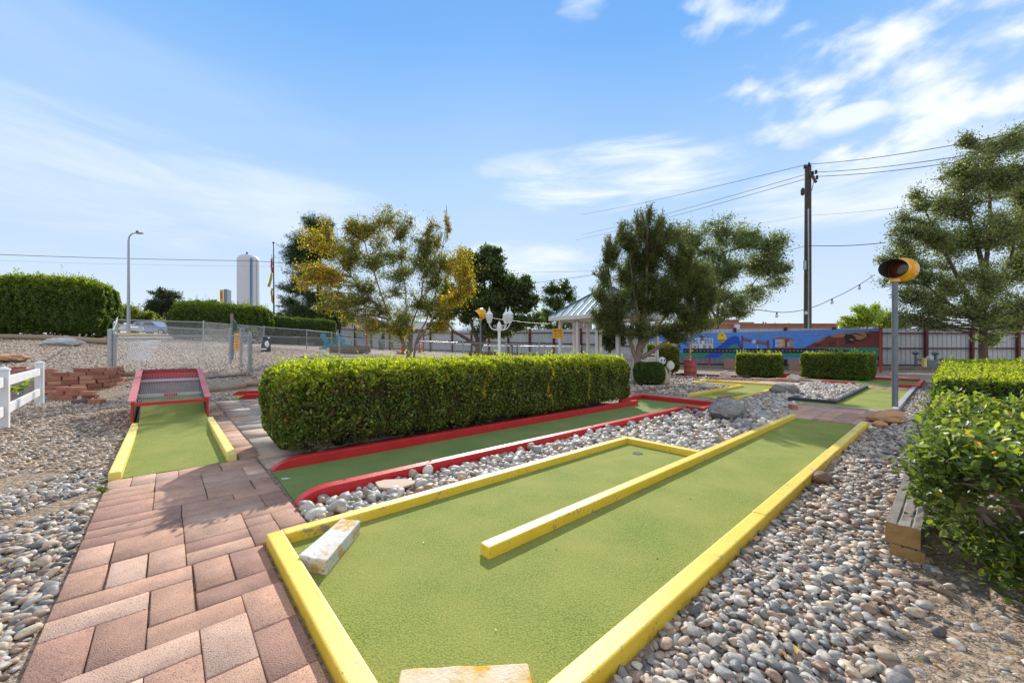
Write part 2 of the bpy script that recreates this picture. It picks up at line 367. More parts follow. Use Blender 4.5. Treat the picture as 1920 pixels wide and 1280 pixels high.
def palette(n, cols, wts, jit=.18):
    c = np.array(cols)[R.choice(len(cols), n, p=np.array(wts)/sum(wts))]
    return np.clip(c*(1+R.normal(size=(n, 1))*jit), .003, 1)
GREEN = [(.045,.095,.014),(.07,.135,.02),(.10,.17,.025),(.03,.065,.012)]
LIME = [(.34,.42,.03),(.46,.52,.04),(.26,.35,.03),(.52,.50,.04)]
def hedge(name, label, cat, uv, z0, z1, n, ls, asp=.62, rr=.16, body=GREEN, top=LIME, topw=.6, tuft=0, core=True, bulge=.035, frame='uv', topfn=None, dead=.05, group=None, stems=6, basefn=None, tufth=.06, side_dir=None, flat=.0, extra=None, cullback=True):
    u0, u1, v0, v1 = uv
    tr = (lambda p: np.stack([p[:,0]*UX-p[:,1]*UY, p[:,0]*UY+p[:,1]*UX, p[:,2]], 1)) if frame == 'uv' else (lambda p: p)
    cen = tr(np.array([[(u0+u1)/2, (v0+v1)/2, z0]]))[0]; gz = Tz(cen[0], cen[1]) if basefn is None else basefn
    rt = root(name, (cen[0], cen[1], gz), label, cat, group)
    lo = np.array((u0, v0, z0)); hi = np.array((u1, v1, z1)); sz = hi-lo
    ar = np.array([sz[1]*sz[2], sz[1]*sz[2], sz[0]*sz[2], sz[0]*sz[2], sz[0]*sz[1]*1.15, sz[0]*sz[1]*.12]); fc = R.choice(6, n, p=ar/ar.sum())
    p = lo+R.random((n, 3))*sz
    for i, (a, b) in enumerate(((0,0),(0,1),(1,0),(1,1),(2,1),(2,0))): p[fc == i, a] = (hi if b else lo)[a]
    q = np.clip(p, lo+rr, hi-rr); d = p-q; nrmv = norm_rows(d); p = q+nrmv*rr
    wv = tr(p-np.array([0,0,0])); nv = tr(nrmv)
    disp = bulge*sn(wv, 3.2, 3)+bulge*.7*sn(wv, 9, 5)
    dep = R.exponential(ls*.8, n)+np.maximum(0, sn(wv, 7.5, 31)-.45)*.05*min(1, 6*ls/.2)
    wp = wv + nv*(disp-dep)[:, None]
    if topfn is not None: wp[:, 2] = z0+(wp[:, 2]-z0)*topfn(p[:, 0], p[:, 1])
    D = nv*.55+rnd3(n)*.85+np.array((0,0,.35)); Nn = nv*.9+rnd3(n)*.7+np.array((0,0,.25))
    L = ls*R.uniform(.7, 1.25, n)
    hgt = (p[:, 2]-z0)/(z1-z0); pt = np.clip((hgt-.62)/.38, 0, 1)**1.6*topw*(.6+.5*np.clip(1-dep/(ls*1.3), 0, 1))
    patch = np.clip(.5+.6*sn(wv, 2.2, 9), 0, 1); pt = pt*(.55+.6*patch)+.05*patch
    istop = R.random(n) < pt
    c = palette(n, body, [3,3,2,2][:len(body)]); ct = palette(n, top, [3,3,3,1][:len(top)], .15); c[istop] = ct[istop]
    dd = R.random(n) < dead; c[dd] = palette(dd.sum(), [(.30,.17,.07),(.22,.13,.05),(.40,.30,.12)], [1,1,1])
    if extra is not None: c = extra(p, c)
    V, Fq, k = leaf_geo(wp-norm_rows(D)*L[:, None]*.4, D, Nn, L, L*asp, 'oval')
    cols = np.repeat(c, k, 0)
    if tuft:
        m_ = tuft; tp = lo+R.random((m_, 3))*sz; tp[:, 2] = hi[2]-.02; q = np.clip(tp, lo+rr, hi-rr); tp = q+norm_rows(tp-q)*rr
        tw = tr(tp); hh = R.exponential(tufth, m_)
        if topfn is not None: tw[:, 2] = z0+(tw[:, 2]-z0)*topfn(tp[:, 0], tp[:, 1])
        kk = 8; bp = np.repeat(tw, kk, 0); fr_ = np.tile(np.linspace(0, 1, kk), m_); bp = bp+np.stack([R.normal(0, ls*.12, m_*kk), R.normal(0, ls*.12, m_*kk), fr_*np.repeat(hh, kk)], 1)
        D2 = rnd3(m_*kk)*.8+np.array((0,0,.75)); L2 = ls*R.uniform(.6, 1.05, m_*kk)
        V2, F2, k2 = leaf_geo(bp, D2, rnd3(m_*kk), L2, L2*asp, 'oval')
        Fq = np.vstack([Fq, F2+len(V)]); V = np.vstack([V, V2]); cols = np.vstack([cols, np.repeat(palette(m_*kk, top, [3,3,3,1][:len(top)], .15), k2, 0)])
    npmesh('foliage', V, Fq, cols, M_leaf, rt)
    mb = MB()
    if core:
        ins = ls*1.6+.03
        cs = []
        nx, ny = 24, 10
        a, b = lo+ins, hi-ins
        pts = []
        for k3 in range(6):
            pass
        # rounded dark shell in place of inner twigs, added to block light
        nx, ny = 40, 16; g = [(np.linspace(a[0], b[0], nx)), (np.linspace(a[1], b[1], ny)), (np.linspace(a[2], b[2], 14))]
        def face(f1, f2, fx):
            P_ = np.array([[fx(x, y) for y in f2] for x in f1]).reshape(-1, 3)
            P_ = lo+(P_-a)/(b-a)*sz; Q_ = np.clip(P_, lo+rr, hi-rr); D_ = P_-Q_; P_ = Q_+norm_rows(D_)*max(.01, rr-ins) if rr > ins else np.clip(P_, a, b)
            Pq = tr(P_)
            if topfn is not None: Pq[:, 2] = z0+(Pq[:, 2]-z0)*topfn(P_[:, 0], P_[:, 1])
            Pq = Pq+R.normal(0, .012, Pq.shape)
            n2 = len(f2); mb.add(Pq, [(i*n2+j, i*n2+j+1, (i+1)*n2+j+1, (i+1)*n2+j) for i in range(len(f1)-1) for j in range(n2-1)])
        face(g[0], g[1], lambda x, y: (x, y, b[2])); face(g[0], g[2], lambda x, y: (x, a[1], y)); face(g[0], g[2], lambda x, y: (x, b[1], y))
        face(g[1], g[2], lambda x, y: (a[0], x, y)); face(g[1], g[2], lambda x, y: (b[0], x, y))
    for i in range(stems):
        uu = u0+(u1-u0)*(i+.5)/stems+random.uniform(-.1, .1); vv = (v0+v1)/2+random.uniform(-.2, .2)*(v1-v0)
        p0 = tr(np.array([[uu, vv, 0]]))[0]; p0[2] = Tz(p0[0], p0[1])-.02
        for j in range(5):
            e = tr(np.array([[uu+random.uniform(-.25, .25), vv+random.uniform(-.6, .6)*(v1-v0)*.6, z0+.25*(z1-z0)+.1]]))[0]
            mb.tube([p0, (p0+e)/2+R.normal(0, .03, 3), e], [.02, .014, .008], 5)
    mb.build('core_and_branches', pm('hedge_core_and_twigs', (.035,.028,.018), (.07,.05,.03), 20, .95, .8, 60) if core else M_bark, rt)
    return rt

def limb(mb, p, q, r0, r1, n=7, seg=5, wob=.06, sag=0.):
    p, q = np.array(p, float), np.array(q, float); L = np.linalg.norm(q-p); pts = []
    o = R.normal(0, wob*L, (seg+1, 3)); o[0] = 0; o[-1] = 0
    for i in range(seg+1):
        t = i/seg; pts.append(p+(q-p)*t+o[i]*(.6)+np.array((0, 0, sag*L*math.sin(PI*t))))
    mb.tube(pts, list(np.linspace(r0, r1, seg+1)), n, cap=True); return pts
def split(cl, k=3, f=.56, seed=1):
    g = random.Random(seed); out = []
    for c in cl:
        for i in range(k):
            a = g.uniform(0, 6.28); r = g.uniform(.25, .85); out.append((c[0]+c[2]*r*math.cos(a), c[1]+c[3]*r*math.sin(a), c[2]*f*g.uniform(.7, 1.25), c[3]*f*g.uniform(.7, 1.25))+tuple(c[4:]))
    return out
def tree(name, label, base, d, trunks, clumps, nleaf, ls, cols, wts, asp=.5, twigs=14, shape='diamond', droop=0., mat=None, bark=None, r0=.16, spread=.22, updir=.2, tw_r=.012, cat='tree', tint=None, flat=1.0, bare=0, group=None, jit=.2):
    """trunks: pixel polylines at depth d; clumps: (px,py,rx,ry[,tintkey]) in pixels at depth d"""
    b = np.array(base, float); rt = root(name, tuple(b), label, cat, group)
    mb = MB(); nodes = []
    for ti, tp in enumerate(trunks):
        pts = [np.array(W(x, y, d+(o[0] if o else 0))) for x, y, *o in tp]
        if ti == 0: pts[0] = b.copy(); pts[0][2] -= .05
        seg = []
        for i in range(len(pts)-1):
            for t in (0, .33, .66): seg.append(pts[i]*(1-t)+pts[i+1]*t+(R.normal(0, .012*d/15, 3) if t else 0))
        seg.append(pts[-1]); rr = (r0 if ti == 0 else r0*.62); rs = list(rr*(1-.78*np.linspace(0, 1, len(seg))**.8))
        if ti == 0: rs[0] *= 1.35
        mb.tube(seg, rs, 9); nodes += list(zip(seg, rs))
    P = []; Dr = []; key = []
    area = np.array([c[2]*c[3] for c in clumps], float); area /= area.sum()
    for ci, c in enumerate(clumps):
        px, py, rx, ry = c[:4]; kz = c[4] if len(c) > 4 else 0
        rxw, rzw = rx/F*d, ry/F*d; ryw = (rxw+rzw)/2*flat
        cen = np.array(W(px, py, d)); cen[1] += random.uniform(-1, 1)*ryw*.8 if len(clumps) > 3 else 0
        cen[0] = (px-CX)/F*cen[1]; cen[2] = CH-(py-HY)/F*cen[1]
        best = min(nodes, key=lambda q: np.linalg.norm(q[0]-cen)+max(0, q[0][2]-cen[2]+.2)*3)
        end = cen-np.array((0, 0, rzw*.15)); rb = min(best[1]*.6, .03+.025*rzw)
        path = limb(mb, best[0], end, rb, max(.012, rb*.35), 6, 5, .05, .04)
        pa = np.array(path); npth = int(nleaf*area[ci]*.16); ti_ = R.uniform(1.6, 5, npth); i0 = np.minimum(ti_.astype(int), len(pa)-2)
        qq = pa[i0]+(pa[i0+1]-pa[i0])*(ti_-i0)[:, None]+R.normal(size=(npth, 3))*.20*np.array((rxw, ryw, rzw)); P.append(qq); Dr.append(norm_rows(R.normal(size=(npth, 3))+np.array((0,0,.3)))); key.append(np.full(npth, kz))
        nt_ = max(5, int(twigs*(.6+.5*R.random())))
        nl = int(nleaf*area[ci]); per = max(1, nl//nt_)
        for t in range(nt_):
            dv = rnd3(1)[0]; dv[2] += updir; dv = dv/np.linalg.norm(dv); rad = R.uniform(.45, 1.3)
            tip = cen+dv*np.array((rxw, ryw, rzw))*rad
            st = path[R.integers(2, 6)]
            mb.tube([st, (st+tip)/2+R.normal(0, .05*rxw, 3), tip], [tw_r*1.2, tw_r*.8, tw_r*.4], 4, cap=False)
            s_ = R.random((per, 1))**.6; q = st*(1-s_)+tip*s_
            sg = spread*np.array((rxw, ryw, rzw))*(.5+1.1*R.random())*(1.1-.6*(rad > 1.0))
            q = q+R.normal(size=(per, 3))*sg; P.append(q)
            Dr.append(np.tile(dv, (per, 1))); key.append(np.full(per, kz))
    for i in range(bare):
        c = clumps[R.integers(len(clumps))]; e = np.array(W(c[0]+random.uniform(-.6, .6)*c[2], c[1]-c[3]*random.uniform(1.0, 1.6), d))
        s0 = np.array(W(c[0], c[1], d)); mb.tube([s0, (s0+e)/2+R.normal(0, .08, 3), e], [.014, .009, .004], 4)
    mb.build('trunk', bark or M_bark, rt, smooth=True)
    P = np.vstack(P); Dr = np.vstack(Dr); key = np.concatenate(key); n = len(P)
    D = Dr*.4+rnd3(n)*.9; D[:, 2] -= droop
    L = ls*R.uniform(.6, 1.3, n)
    c = palette(n, cols, wts, jit)
    c *= (1+.22*sn(P, 1.6/ (d/18), 21))[:, None]
    if tint: 
        for kz, (tc_, tw) in tint.items():
            mk = (key == kz) & (R.random(n) < tw); c[mk] = palette(mk.sum(), tc_, [1]*len(tc_), .18)
    V, Fq, k = leaf_geo(P, D, rnd3(n)*.8+np.array((0, 0, .6)), L, L*asp, shape)
    npmesh('crown', V, Fq, np.repeat(np.clip(c, .004, 1), k, 0), mat or M_leaf, rt)
    return rt

# ------------------------------------------------------------------ ground
def ground():
    g = np.sinh(np.linspace(-1, 1, 241)*6.2)/math.sinh(6.2)*6000
    X, Y = np.meshgrid(g, g+8, indexing='ij'); x, y = X.ravel(), Y.ravel(); z = T(x, y)
    uu, vv = toUV(x, y)
    V = np.stack([x, y, z], 1); n = len(g)
    ii, jj = np.meshgrid(np.arange(n-1), np.arange(n-1), indexing='ij'); a = (ii*n+jj).ravel()
    Fq = np.stack([a, a+n, a+n+1, a+1], 1)
    m = bpy.data.materials.new('gravel_ground'); m.use_nodes = True; t = m.node_tree; p = t.nodes['Principled BSDF']
    c = nn(t, 'ShaderNodeTexCoord').outputs['Object']
    vo = nn(t, 'ShaderNodeTexVoronoi', Vector=c, Scale=22.0); vo2 = nn(t, 'ShaderNodeTexVoronoi', Vector=c, Scale=60.0)
    hs = nn(t, 'ShaderNodeSeparateColor', i0=vo.outputs['Color']).outputs[0]
    st = ramp(t, hs, [(0, (.18,.14,.11)), (.3, (.42,.32,.24)), (.6, (.54,.43,.34)), (.85, (.30,.25,.21)), (1, (.60,.51,.42))])
    hs2 = nn(t, 'ShaderNodeSeparateColor', i0=vo2.outputs['Color']).outputs[0]
    st2 = ramp(t, hs2, [(0, (.20,.14,.095)), (.5, (.34,.25,.175)), (1, (.46,.36,.27))])
    n1 = nn(t, 'ShaderNodeTexNoise', Vector=c, Scale=.6, Detail=6.0).outputs[0]
    f = nn(t, 'ShaderNodeMapRange', i0=n1, i1=.42, i2=.58).outputs[0]
    sz_ = nn(t, 'ShaderNodeSeparateXYZ', i0=c); far = nn(t, 'ShaderNodeMapRange', i0=sz_.outputs[2], i1=.03, i2=.3).outputs[0]
    cc = mix(t, mth(t, 'MULTIPLY', far, mth(t, 'ADD', .6, mth(t, 'MULTIPLY', f, .4)), clamp=True), st2, st)
    t.links.new(cc, p.inputs['Base Color']); p.inputs['Roughness'].default_value = .95; p.inputs['Specular IOR Level'].default_value = .2
    h = mth(t, 'ADD', mth(t, 'MULTIPLY', vo.outputs['Distance'], -1.0), mth(t, 'MULTIPLY', nn(t, 'ShaderNodeTexNoise', Vector=c, Scale=90.0, Detail=5.0).outputs[0], .6))
    b = nn(t, 'ShaderNodeBump', Strength=.9, Distance=.03, Height=h); t.links.new(b.outputs[0], p.inputs['Normal'])
    tag(npmesh('ground', V, Fq, None, m, org=(0, 0, 0), smooth=True), kind='structure', label='tan gravel and dirt ground rising to the left', cat='ground')
ground()
# far hills
def hills():
    mb = MB()
    xs = np.linspace(-6000, 5000, 140); vs = []
    for i, x in enumerate(xs):
        h = 175+70*math.sin(x/700+1)+45*math.sin(x/260+2)+20*math.sin(x/90)
        h *= 1.25 if -2600 < x < -300 else .62
        h = max(h, 30); vs += [(x, 3600, -30), (x, 3900, h*.6), (x, 4300, h+14*math.sin(x/37)), (x, 5200, -30)]
    mb.add(vs, [(i*4+j, (i+1)*4+j, (i+1)*4+j+1, i*4+j+1) for i in range(len(xs)-1) for j in range(3)])
    tag(mb.build('hills', pm('hazed_hill_rock', (.30,.34,.42), (.26,.30,.38), .004, .95), smooth=True), kind='structure', label='low blue-grey mountains on the horizon', cat='hills')  # distance haze is painted into the bluish rock colour
hills()
# ------------------------------------------------------------------ stones
def ico(sub):
    import bmesh
    bm = bmesh.new(); bmesh.ops.create_icosphere(bm, subdivisions=sub, radius=1); bm.verts.ensure_lookup_table()
    v = np.array([q.co[:] for q in bm.verts]); f = np.array([[q.index for q in fc.verts] for fc in bm.faces]); bm.free(); return v, f
ICO = {k: ico(k) for k in (1, 2, 3)}
PALG = [(.38,.345,.31),(.28,.265,.25),(.185,.185,.185),(.48,.44,.39),(.43,.32,.24),(.32,.21,.155),(.46,.37,.27),(.125,.125,.125),(.54,.49,.43)]
def stones(name, label, pred, bounds, sp_, size, sub, pal=PALG, wts=None, jitz=.35, keep=1.0, flatz=(.35, .6), cat='pebbles', z_off=0.):
    x0, x1, y0, y1 = bounds
    gx, gy = np.meshgrid(np.arange(x0, x1, sp_), np.arange(y0, y1, sp_)); x = gx.ravel()+R.uniform(-.5, .5, gx.size)*sp_; y = gy.ravel()+R.uniform(-.5, .5, gx.size)*sp_
    k = pred(x, y); k = (R.random(len(x)) < (k.astype(float)*keep)); x, y = x[k], y[k]; n = len(x)
    if n == 0: return
    s = R.uniform(*size, n)*R.choice([1, 1, 1.25, .7], n)*.5
    v, f = ICO[sub]; nv = len(v)
    ax = np.stack([s, s*R.uniform(.55, .9, n), s*R.uniform(*flatz, n)], 1)
    U3 = np.repeat(v[None], n, 0)
    for k_ in range(4):
        nr = norm_rows(R.normal(size=(n, 3))); hh = R.uniform(.62, .98, (n, 1)); dd = np.einsum('ijk,ik->ij', U3, nr); U3 = U3-(np.maximum(0, dd-hh)*.8)[:, :, None]*nr[:, None, :]
    V = U3*ax[:, None, :]
    ph = R.random((n, 1))*6.28
    V = V*(1+.10*np.sin(v[None,:,0]*3.1+v[None,:,1]*2+ph)+.08*np.sin(v[None,:,1]*4-ph*1.7+v[None,:,2]*3))[:, :, None]
    ti = R.normal(0, .32, n); V2 = V.copy(); V2[..., 0] = V[..., 0]*np.cos(ti)[:, None]-V[..., 2]*np.sin(ti)[:, None]; V2[..., 2] = V[..., 0]*np.sin(ti)[:, None]+V[..., 2]*np.cos(ti)[:, None]
    a = R.random(n)*6.28; V = V2.copy(); V[..., 0] = V2[..., 0]*np.cos(a)[:, None]-V2[..., 1]*np.sin(a)[:, None]; V[..., 1] = V2[..., 0]*np.sin(a)[:, None]+V2[..., 1]*np.cos(a)[:, None]
    z = T(x, y)+ax[:, 2]*R.uniform(-.1, 1.0+jitz, n)+z_off
    V = V+np.stack([x, y, z], 1)[:, None, :]
    Fq = (np.arange(n)[:, None, None]*nv+f[None]).reshape(-1, 3)
    c = palette(n, pal, wts or [1]*len(pal), .17)*np.array((1.03, .99, .92)); c = np.repeat(c, nv, 0)
    tag(npmesh(name, V.reshape(-1, 3), Fq, c, M_pebble, org=(float(x.mean()), float(y.mean()), 0), smooth=True), label, cat, kind='stuff')
def pL(x, y):
    u, v = toUV(x, y); return (u < -.44) & (x > -1.36*y-.2)
near = lambda x, y: np.hypot(x, y)
stones('river_pebbles', 'smooth mixed river pebbles along the left edge of the brick path', lambda x, y: pL(x, y) & (y < 3.9) & (sn(np.stack([x, y, x*0], 1), 1.7, 4) > -.62), (-6, -.5, 1.1, 3.9), .033, (.026, .075), 2, wts=[3,3,2,2,3,2,3,1.5,1.5])
stones('river_pebbles', 'small brown and grey pebbles between white rail fence and ramp', lambda x, y: pL(x, y) & (y >= 3.9) & (y < 9.2) & (y > .0) , (-12.5, -2, 3.9, 9.2), .052, (.028, .068), 1, pal=[(.50,.42,.34),(.42,.33,.25),(.32,.27,.23),(.20,.18,.165),(.56,.50,.43),(.46,.33,.24)])
stones('loose_gravel', 'pinkish tan gravel covering the raised yard behind the chain link fence', lambda x, y: (x > -1.33*y-1) & ((y > 9.2) | (x > -2)) & (toUV(x, y)[1] > 8.6+.0*x) & (x < 1.5), (-27, 2, 9.0, 24), .115, (.04, .085), 1, pal=[(.46,.36,.28),(.52,.43,.34),(.36,.26,.19),(.24,.20,.17),(.56,.48,.40)], cat='gravel')
def pR(x, y):
    u, v = toUV(x, y); return (v < .835) & (u > .2) & (u < 16.8) & (v > -2.2-.05*u) & ~((u > 8.3) & (v > .62)) & ~((u > 5.2) & (v < -.7))
def dirt(x, y):
    u, v = toUV(x, y); return v < .13+.05*np.sin(u*9)+.03*np.sin(u*23)
stones('river_pebbles', 'rounded grey and brown pebbles packed along the right yellow kerb', lambda x, y: pR(x, y) & (y < 2.6) & ((~dirt(x, y))), (.2, 4.6, .9, 2.6), .031, (.026, .066), 3, wts=[3,3,3,1.5,3,2,2,2,1])
stones('river_pebbles', 'rounded pebbles between right yellow kerb and the hedges', lambda x, y: pR(x, y) & (y >= 2.6) & ((~dirt(x, y)) | (toUV(x, y)[0] > 3.3)), (1, 14.5, 2.6, 12.5), .047, (.032, .075), 2, wts=[3,3,2,2,3,2,2,1,2])
stones('scattered_pebbles', 'sparse pebbles on bare sandy dirt under the big-leaved bush', lambda x, y: pR(x, y) & dirt(x, y) & (toUV(x, y)[0] < 3.4), (.3, 4.2, .9, 2.6), .052, (.022, .066), 3, keep=.42, cat='pebbles', z_off=-.008)
stones('dirt_crumbs', 'small stone chips and grit on the bare dirt at lower right', lambda x, y: pR(x, y) & dirt(x, y), (.3, 4.4, .9, 3.6), .03, (.006, .02), 1, pal=[(.45,.34,.25),(.33,.25,.18),(.55,.45,.35)], keep=.55, cat='gravel')
def pM(x, y):
    u, v = toUV(x, y)
    a = (u > .77) & (u < 4.62) & (v > 2.875) & (v < 3.39)
    b = (u >= 4.56) & (u < 7.6) & (v > 1.885) & (v < 3.39)
    c = (u >= 7.6) & (u < 8.5) & (v > 1.885) & (v < 3.09)
    d = (u >= 8.5) & (u < 10.5) & (v > 2.15-.0*(u)) & (v < 3.3)
    e = (u >= 10.4) & (u < 11.7) & (v > 2.56) & (v < 3.31)
    f = (u >= 11.7) & (u < 16.2) & (v > 1.76) & (v < 3.31)
    g = (u >= 14.9) & (u < 17) & (v > 1.9) & (v < 3.3)
    return a | b | c | d | e | f | g
PALM = [(.43,.41,.385),(.34,.33,.32),(.50,.47,.43),(.26,.26,.26),(.42,.34,.26),(.52,.49,.46),(.33,.22,.16)]
stones('landscape_rocks', 'pale grey landscape rocks filling the bed between red and yellow courses', lambda x, y: pM(x, y) & (y < 5.6), (-2, 6, 2, 5.6),   .050, (.045, .115), 2, pal=PALM, flatz=(.5, .8), cat='rocks')
stones('landscape_rocks', 'pale grey rocks in the bed before the black kerb and square hedge', lambda x, y: pM(x, y) & (y >= 5.6), (1, 14, 5.6, 13.5), .070, (.06, .125), 2, pal=PALM, flatz=(.45, .75), cat='rocks')
def pD(x, y):
    u, v = toUV(x, y); return ((u > 10.0) & (u < 13.6) & (v > 4.46) & (v < 8.6)) | ((u >= 13.6) & (u < 17.0) & (v > 5.97) & (v < 8.8)) | ((u > 8.9) & (u <= 10) & (v > 5.6) & (v < 8.0))
stones('landscape_rocks', 'tan and grey rocks around the red barrel and small yellow course', pD, (1, 9.5, 9.5, 18), .105, (.07, .15), 1, pal=PALM+[(.55,.40,.30),(.50,.34,.24)], cat='rocks')

# ------------------------------------------------------------------ pavement
def pavers(name, label, u0, nu, v0, nv_, c, mask=None, z=.022, seed=1, pal=None, kind='structure'):
    rg = random.Random(seed); occ = np.zeros((nu, nv_), bool); mb_v = []; mb_f = []; cols = []
    pal = pal or [(.54,.325,.225),(.49,.28,.195),(.60,.385,.28),(.56,.32,.215),(.45,.25,.18)]
    shapes = [(2,2),(2,2),(1,2),(2,1),(3,1),(3,1),(2,1),(2,1),(1,1)]
    for j in range(nv_-1, -1, -1):
        for i in range(nu):
            if occ[i, j]: continue
            sh = shapes[:]; rg.shuffle(sh); sh.append((1,1))
            for a, b in sh:
                if i+a <= nu and j-b+1 >= 0 and not occ[i:i+a, j-b+1:j+1].any():
                    if (a, b) == (1, 1) and sh.index((a, b)) < 5 and rg.random() < .7: continue
                    break
            occ[i:i+a, j-b+1:j+1] = True
            x0, x1, y0, y1 = u0+i*c, u0+(i+a)*c, v0+(j-b+1)*c, v0+(j+1)*c
            if mask and not mask((x0+x1)/2, (y0+y1)/2): continue
            g = rg.uniform(.0012, .0032) if rg.random() < .8 else .006
            dz = rg.uniform(-.002, .003); tl = [rg.uniform(-.0015, .0015) for _ in range(4)]; bv = .005
            x0 += g; x1 -= g; y0 += g; y1 -= g
            o = len(mb_v)
            mb_v += [B(x0, y0, -.03), B(x1, y0, -.03), B(x1, y1, -.03), B(x0, y1, -.03),
                     B(x0, y0, z+dz-bv), B(x1, y0, z+dz-bv), B(x1, y1, z+dz-bv), B(x0, y1, z+dz-bv),
                     B(x0+bv, y0+bv, z+dz+tl[0]), B(x1-bv, y0+bv, z+dz+tl[1]), B(x1-bv, y1-bv, z+dz+tl[2]), B(x0+bv, y1-bv, z+dz+tl[3])]
            for k in (0, 4):
                for q in range(4): mb_f.append((o+k+q, o+k+(q+1) % 4, o+k+4+(q+1) % 4, o+k+4+q))
            mb_f.append((o+8, o+9, o+10, o+11))
            cc = np.array(rg.choice(pal))*rg.uniform(.85, 1.12); cols += [cc]*12
    ob = npmesh(name, np.array(mb_v), np.array(mb_f), np.array(cols), M_paver, org=B(u0, v0, 0)); tag(ob, label, 'pavement', kind=kind)
    bed = MB(); bed.ubox(u0+.01, u0+nu*c-.01, v0+.01, v0+nv_*c-.01, -.06, .004) if mask is None else None
    return ob
PW = .164
pavers('brick_path', 'pink brick paver path running to the ramp course', -.41, 7, 2.86, 14, PW, seed=5)
pavers('brick_path', 'pink brick pavers beside the near yellow kerb', -.41, 5, -1.26, 24, .1716, seed=8)
pavers('brick_path', 'narrow pink paver strip between ramp kerb and flagstones', .60, 1, 5.24, 14, .2, seed=4)
pavers('brick_path', 'pink pavers between the large yellow and black kerbed courses', 8.33, 8, .80, 10, .262, seed=12)
pavers('brick_path', 'pink pavers between the red course and small yellow course', 8.76, 5, 3.15, 13, .225, seed=13, pal=[(.42,.25,.20),(.38,.22,.18),(.48,.31,.25)])
pavers('brick_path', 'far pink pavers leading to the red kerbed course', 16.15, 4, .75, 6, .26, seed=14)
pavers('brick_path', 'far pink pavers behind the small yellow course', 15.0, 6, 3.3, 13, .26, seed=15, pal=[(.55,.37,.30),(.50,.33,.27),(.60,.44,.36)])
# flagstones
def flags():
    mb_v = []; mb_f = []; cols = []; rg = random.Random(3)
    v = 4.63
    while v < 11.0:
        hgt = rg.uniform(.35, .7); u = .815 if v > 5.2 else .76
        while u < 1.9 if v < 6.4 else u < 2.6:
            wd = rg.uniform(.35, .75); j = lambda: rg.uniform(-.008, .008)
            q = [(u+.008+j()*.4, v+.008+j()), (u+wd-.008+j()*.4, v+.008+j()), (u+wd-.008+j(), v+hgt-.008+j()), (u+.008+j(), v+hgt-.008+j())]
            o = len(mb_v); zz = .016+rg.uniform(-.001, .001)
            mb_v += [B(a, b, -.03) for a, b in q]+[B(a, b, zz) for a, b in q]
            mb_f += [(o+4, o+5, o+6, o+7)]+[(o+k, o+(k+1) % 4, o+4+(k+1) % 4, o+4+k) for k in range(4)]
            cc = np.array(rg.choice([(.46,.38,.30),(.50,.41,.33),(.43,.36,.29),(.52,.38,.28)])); cols += [cc]*8
            u += wd
        v += hgt
    tag(npmesh('flagstone_path', np.array(mb_v), np.array(mb_f), np.array(cols), M_paver, org=B(1, 5, 0)), 'grey weathered flagstones beside the long clipped hedge', 'pavement', kind='structure')
flags()

# ------------------------------------------------------------------ golf courses
def sheet(poly, z0, z1):  # poly in uv
    return MB().extr([B(u, v, z0) for u, v in poly], (0, 0, z1-z0))
def course(label, org, turfs, kerbs, mat, cups=(), tm=None, ends=(), mats=None, h=.08, group='mini golf courses'):
    rt = root('golf_course', B(*org), label, 'golf course', group)
    for i, t_ in enumerate(turfs): sheet(t_, -.02, .011+.002*i).build('turf', tm or M_turf, rt)
    for i, kb in enumerate(kerbs):
        u0, u1, v0, v1 = kb[:4]; mt = (mats or {}).get(i, mat); hh = (kb[4] if len(kb) > 4 else h)+.0013*(i % 3)
        Lk = max(u1-u0, v1-v0); nk = max(1, round(Lk/2.45))
        for q in range(nk):
            a, b = q/nk, (q+1)/nk; g = .0015; o = random.uniform(-.0015, .0015) if nk > 1 else 0
            if u1-u0 > v1-v0: bx = (u0+(u1-u0)*a+g*(q > 0), u0+(u1-u0)*b-g*(q < nk-1), v0+o, v1+o)
            else: bx = (u0+o, u1+o, v0+(v1-v0)*a+g*(q > 0), v0+(v1-v0)*b-g*(q < nk-1))
            MB().ubox(*bx, -.03, hh+(random.uniform(-.002, .002) if nk > 1 else 0)).build('kerb', mt, rt, bevel=.009)
    for (pu, pv, hh, L0, L1, v0, v1) in ends:   # round nosed kerbs along u
        prof = [(L0, -.03), (L0, .01)]+[(L0+.28*(1-math.cos(a)), hh*math.sin(a)) for a in np.linspace(.35, PI/2, 8)]+[(L1, hh), (L1, -.03)]
        MB().extr([B(a, v0, z) for a, z in prof], np.array(B(0, v1-v0, 0))).build('kerb', mat, rt, bevel=.007)
    for (u, v) in cups:
        c = B(u, v, .0145); mb = MB(); mb.lathe([(.056, 0), (.056, .001)], c, 24); mb.build('cup', M_dark, rt)
        r_ = MB(); n = 24; vs = [np.array(c)+np.array((math.cos(a)*r, math.sin(a)*r, .002)) for r in (.050, .058) for a in np.linspace(0, 2*PI, n, endpoint=False)]
        r_.add(vs, [(k, (k+1) % n, n+(k+1) % n, n+k) for k in range(n)]); r_.build('cup_rim', M_dark, rt)
    return rt
course('large bright green putting lane in yellow kerbs with a long yellow divider', (.5, .9),
       [[(.55,.93),(8.28,.93),(8.28,1.80),(4.47,1.80),(4.47,2.78),(.55,2.78)]],
       [(.465,.555,.85,2.86), (.555,4.55,2.775,2.862), (4.462,4.55,1.876,2.775), (1.406,8.27,1.79,1.875,.083), (.555,8.30,.85,.94)], M_yel, cups=[(4.13,2.43)])
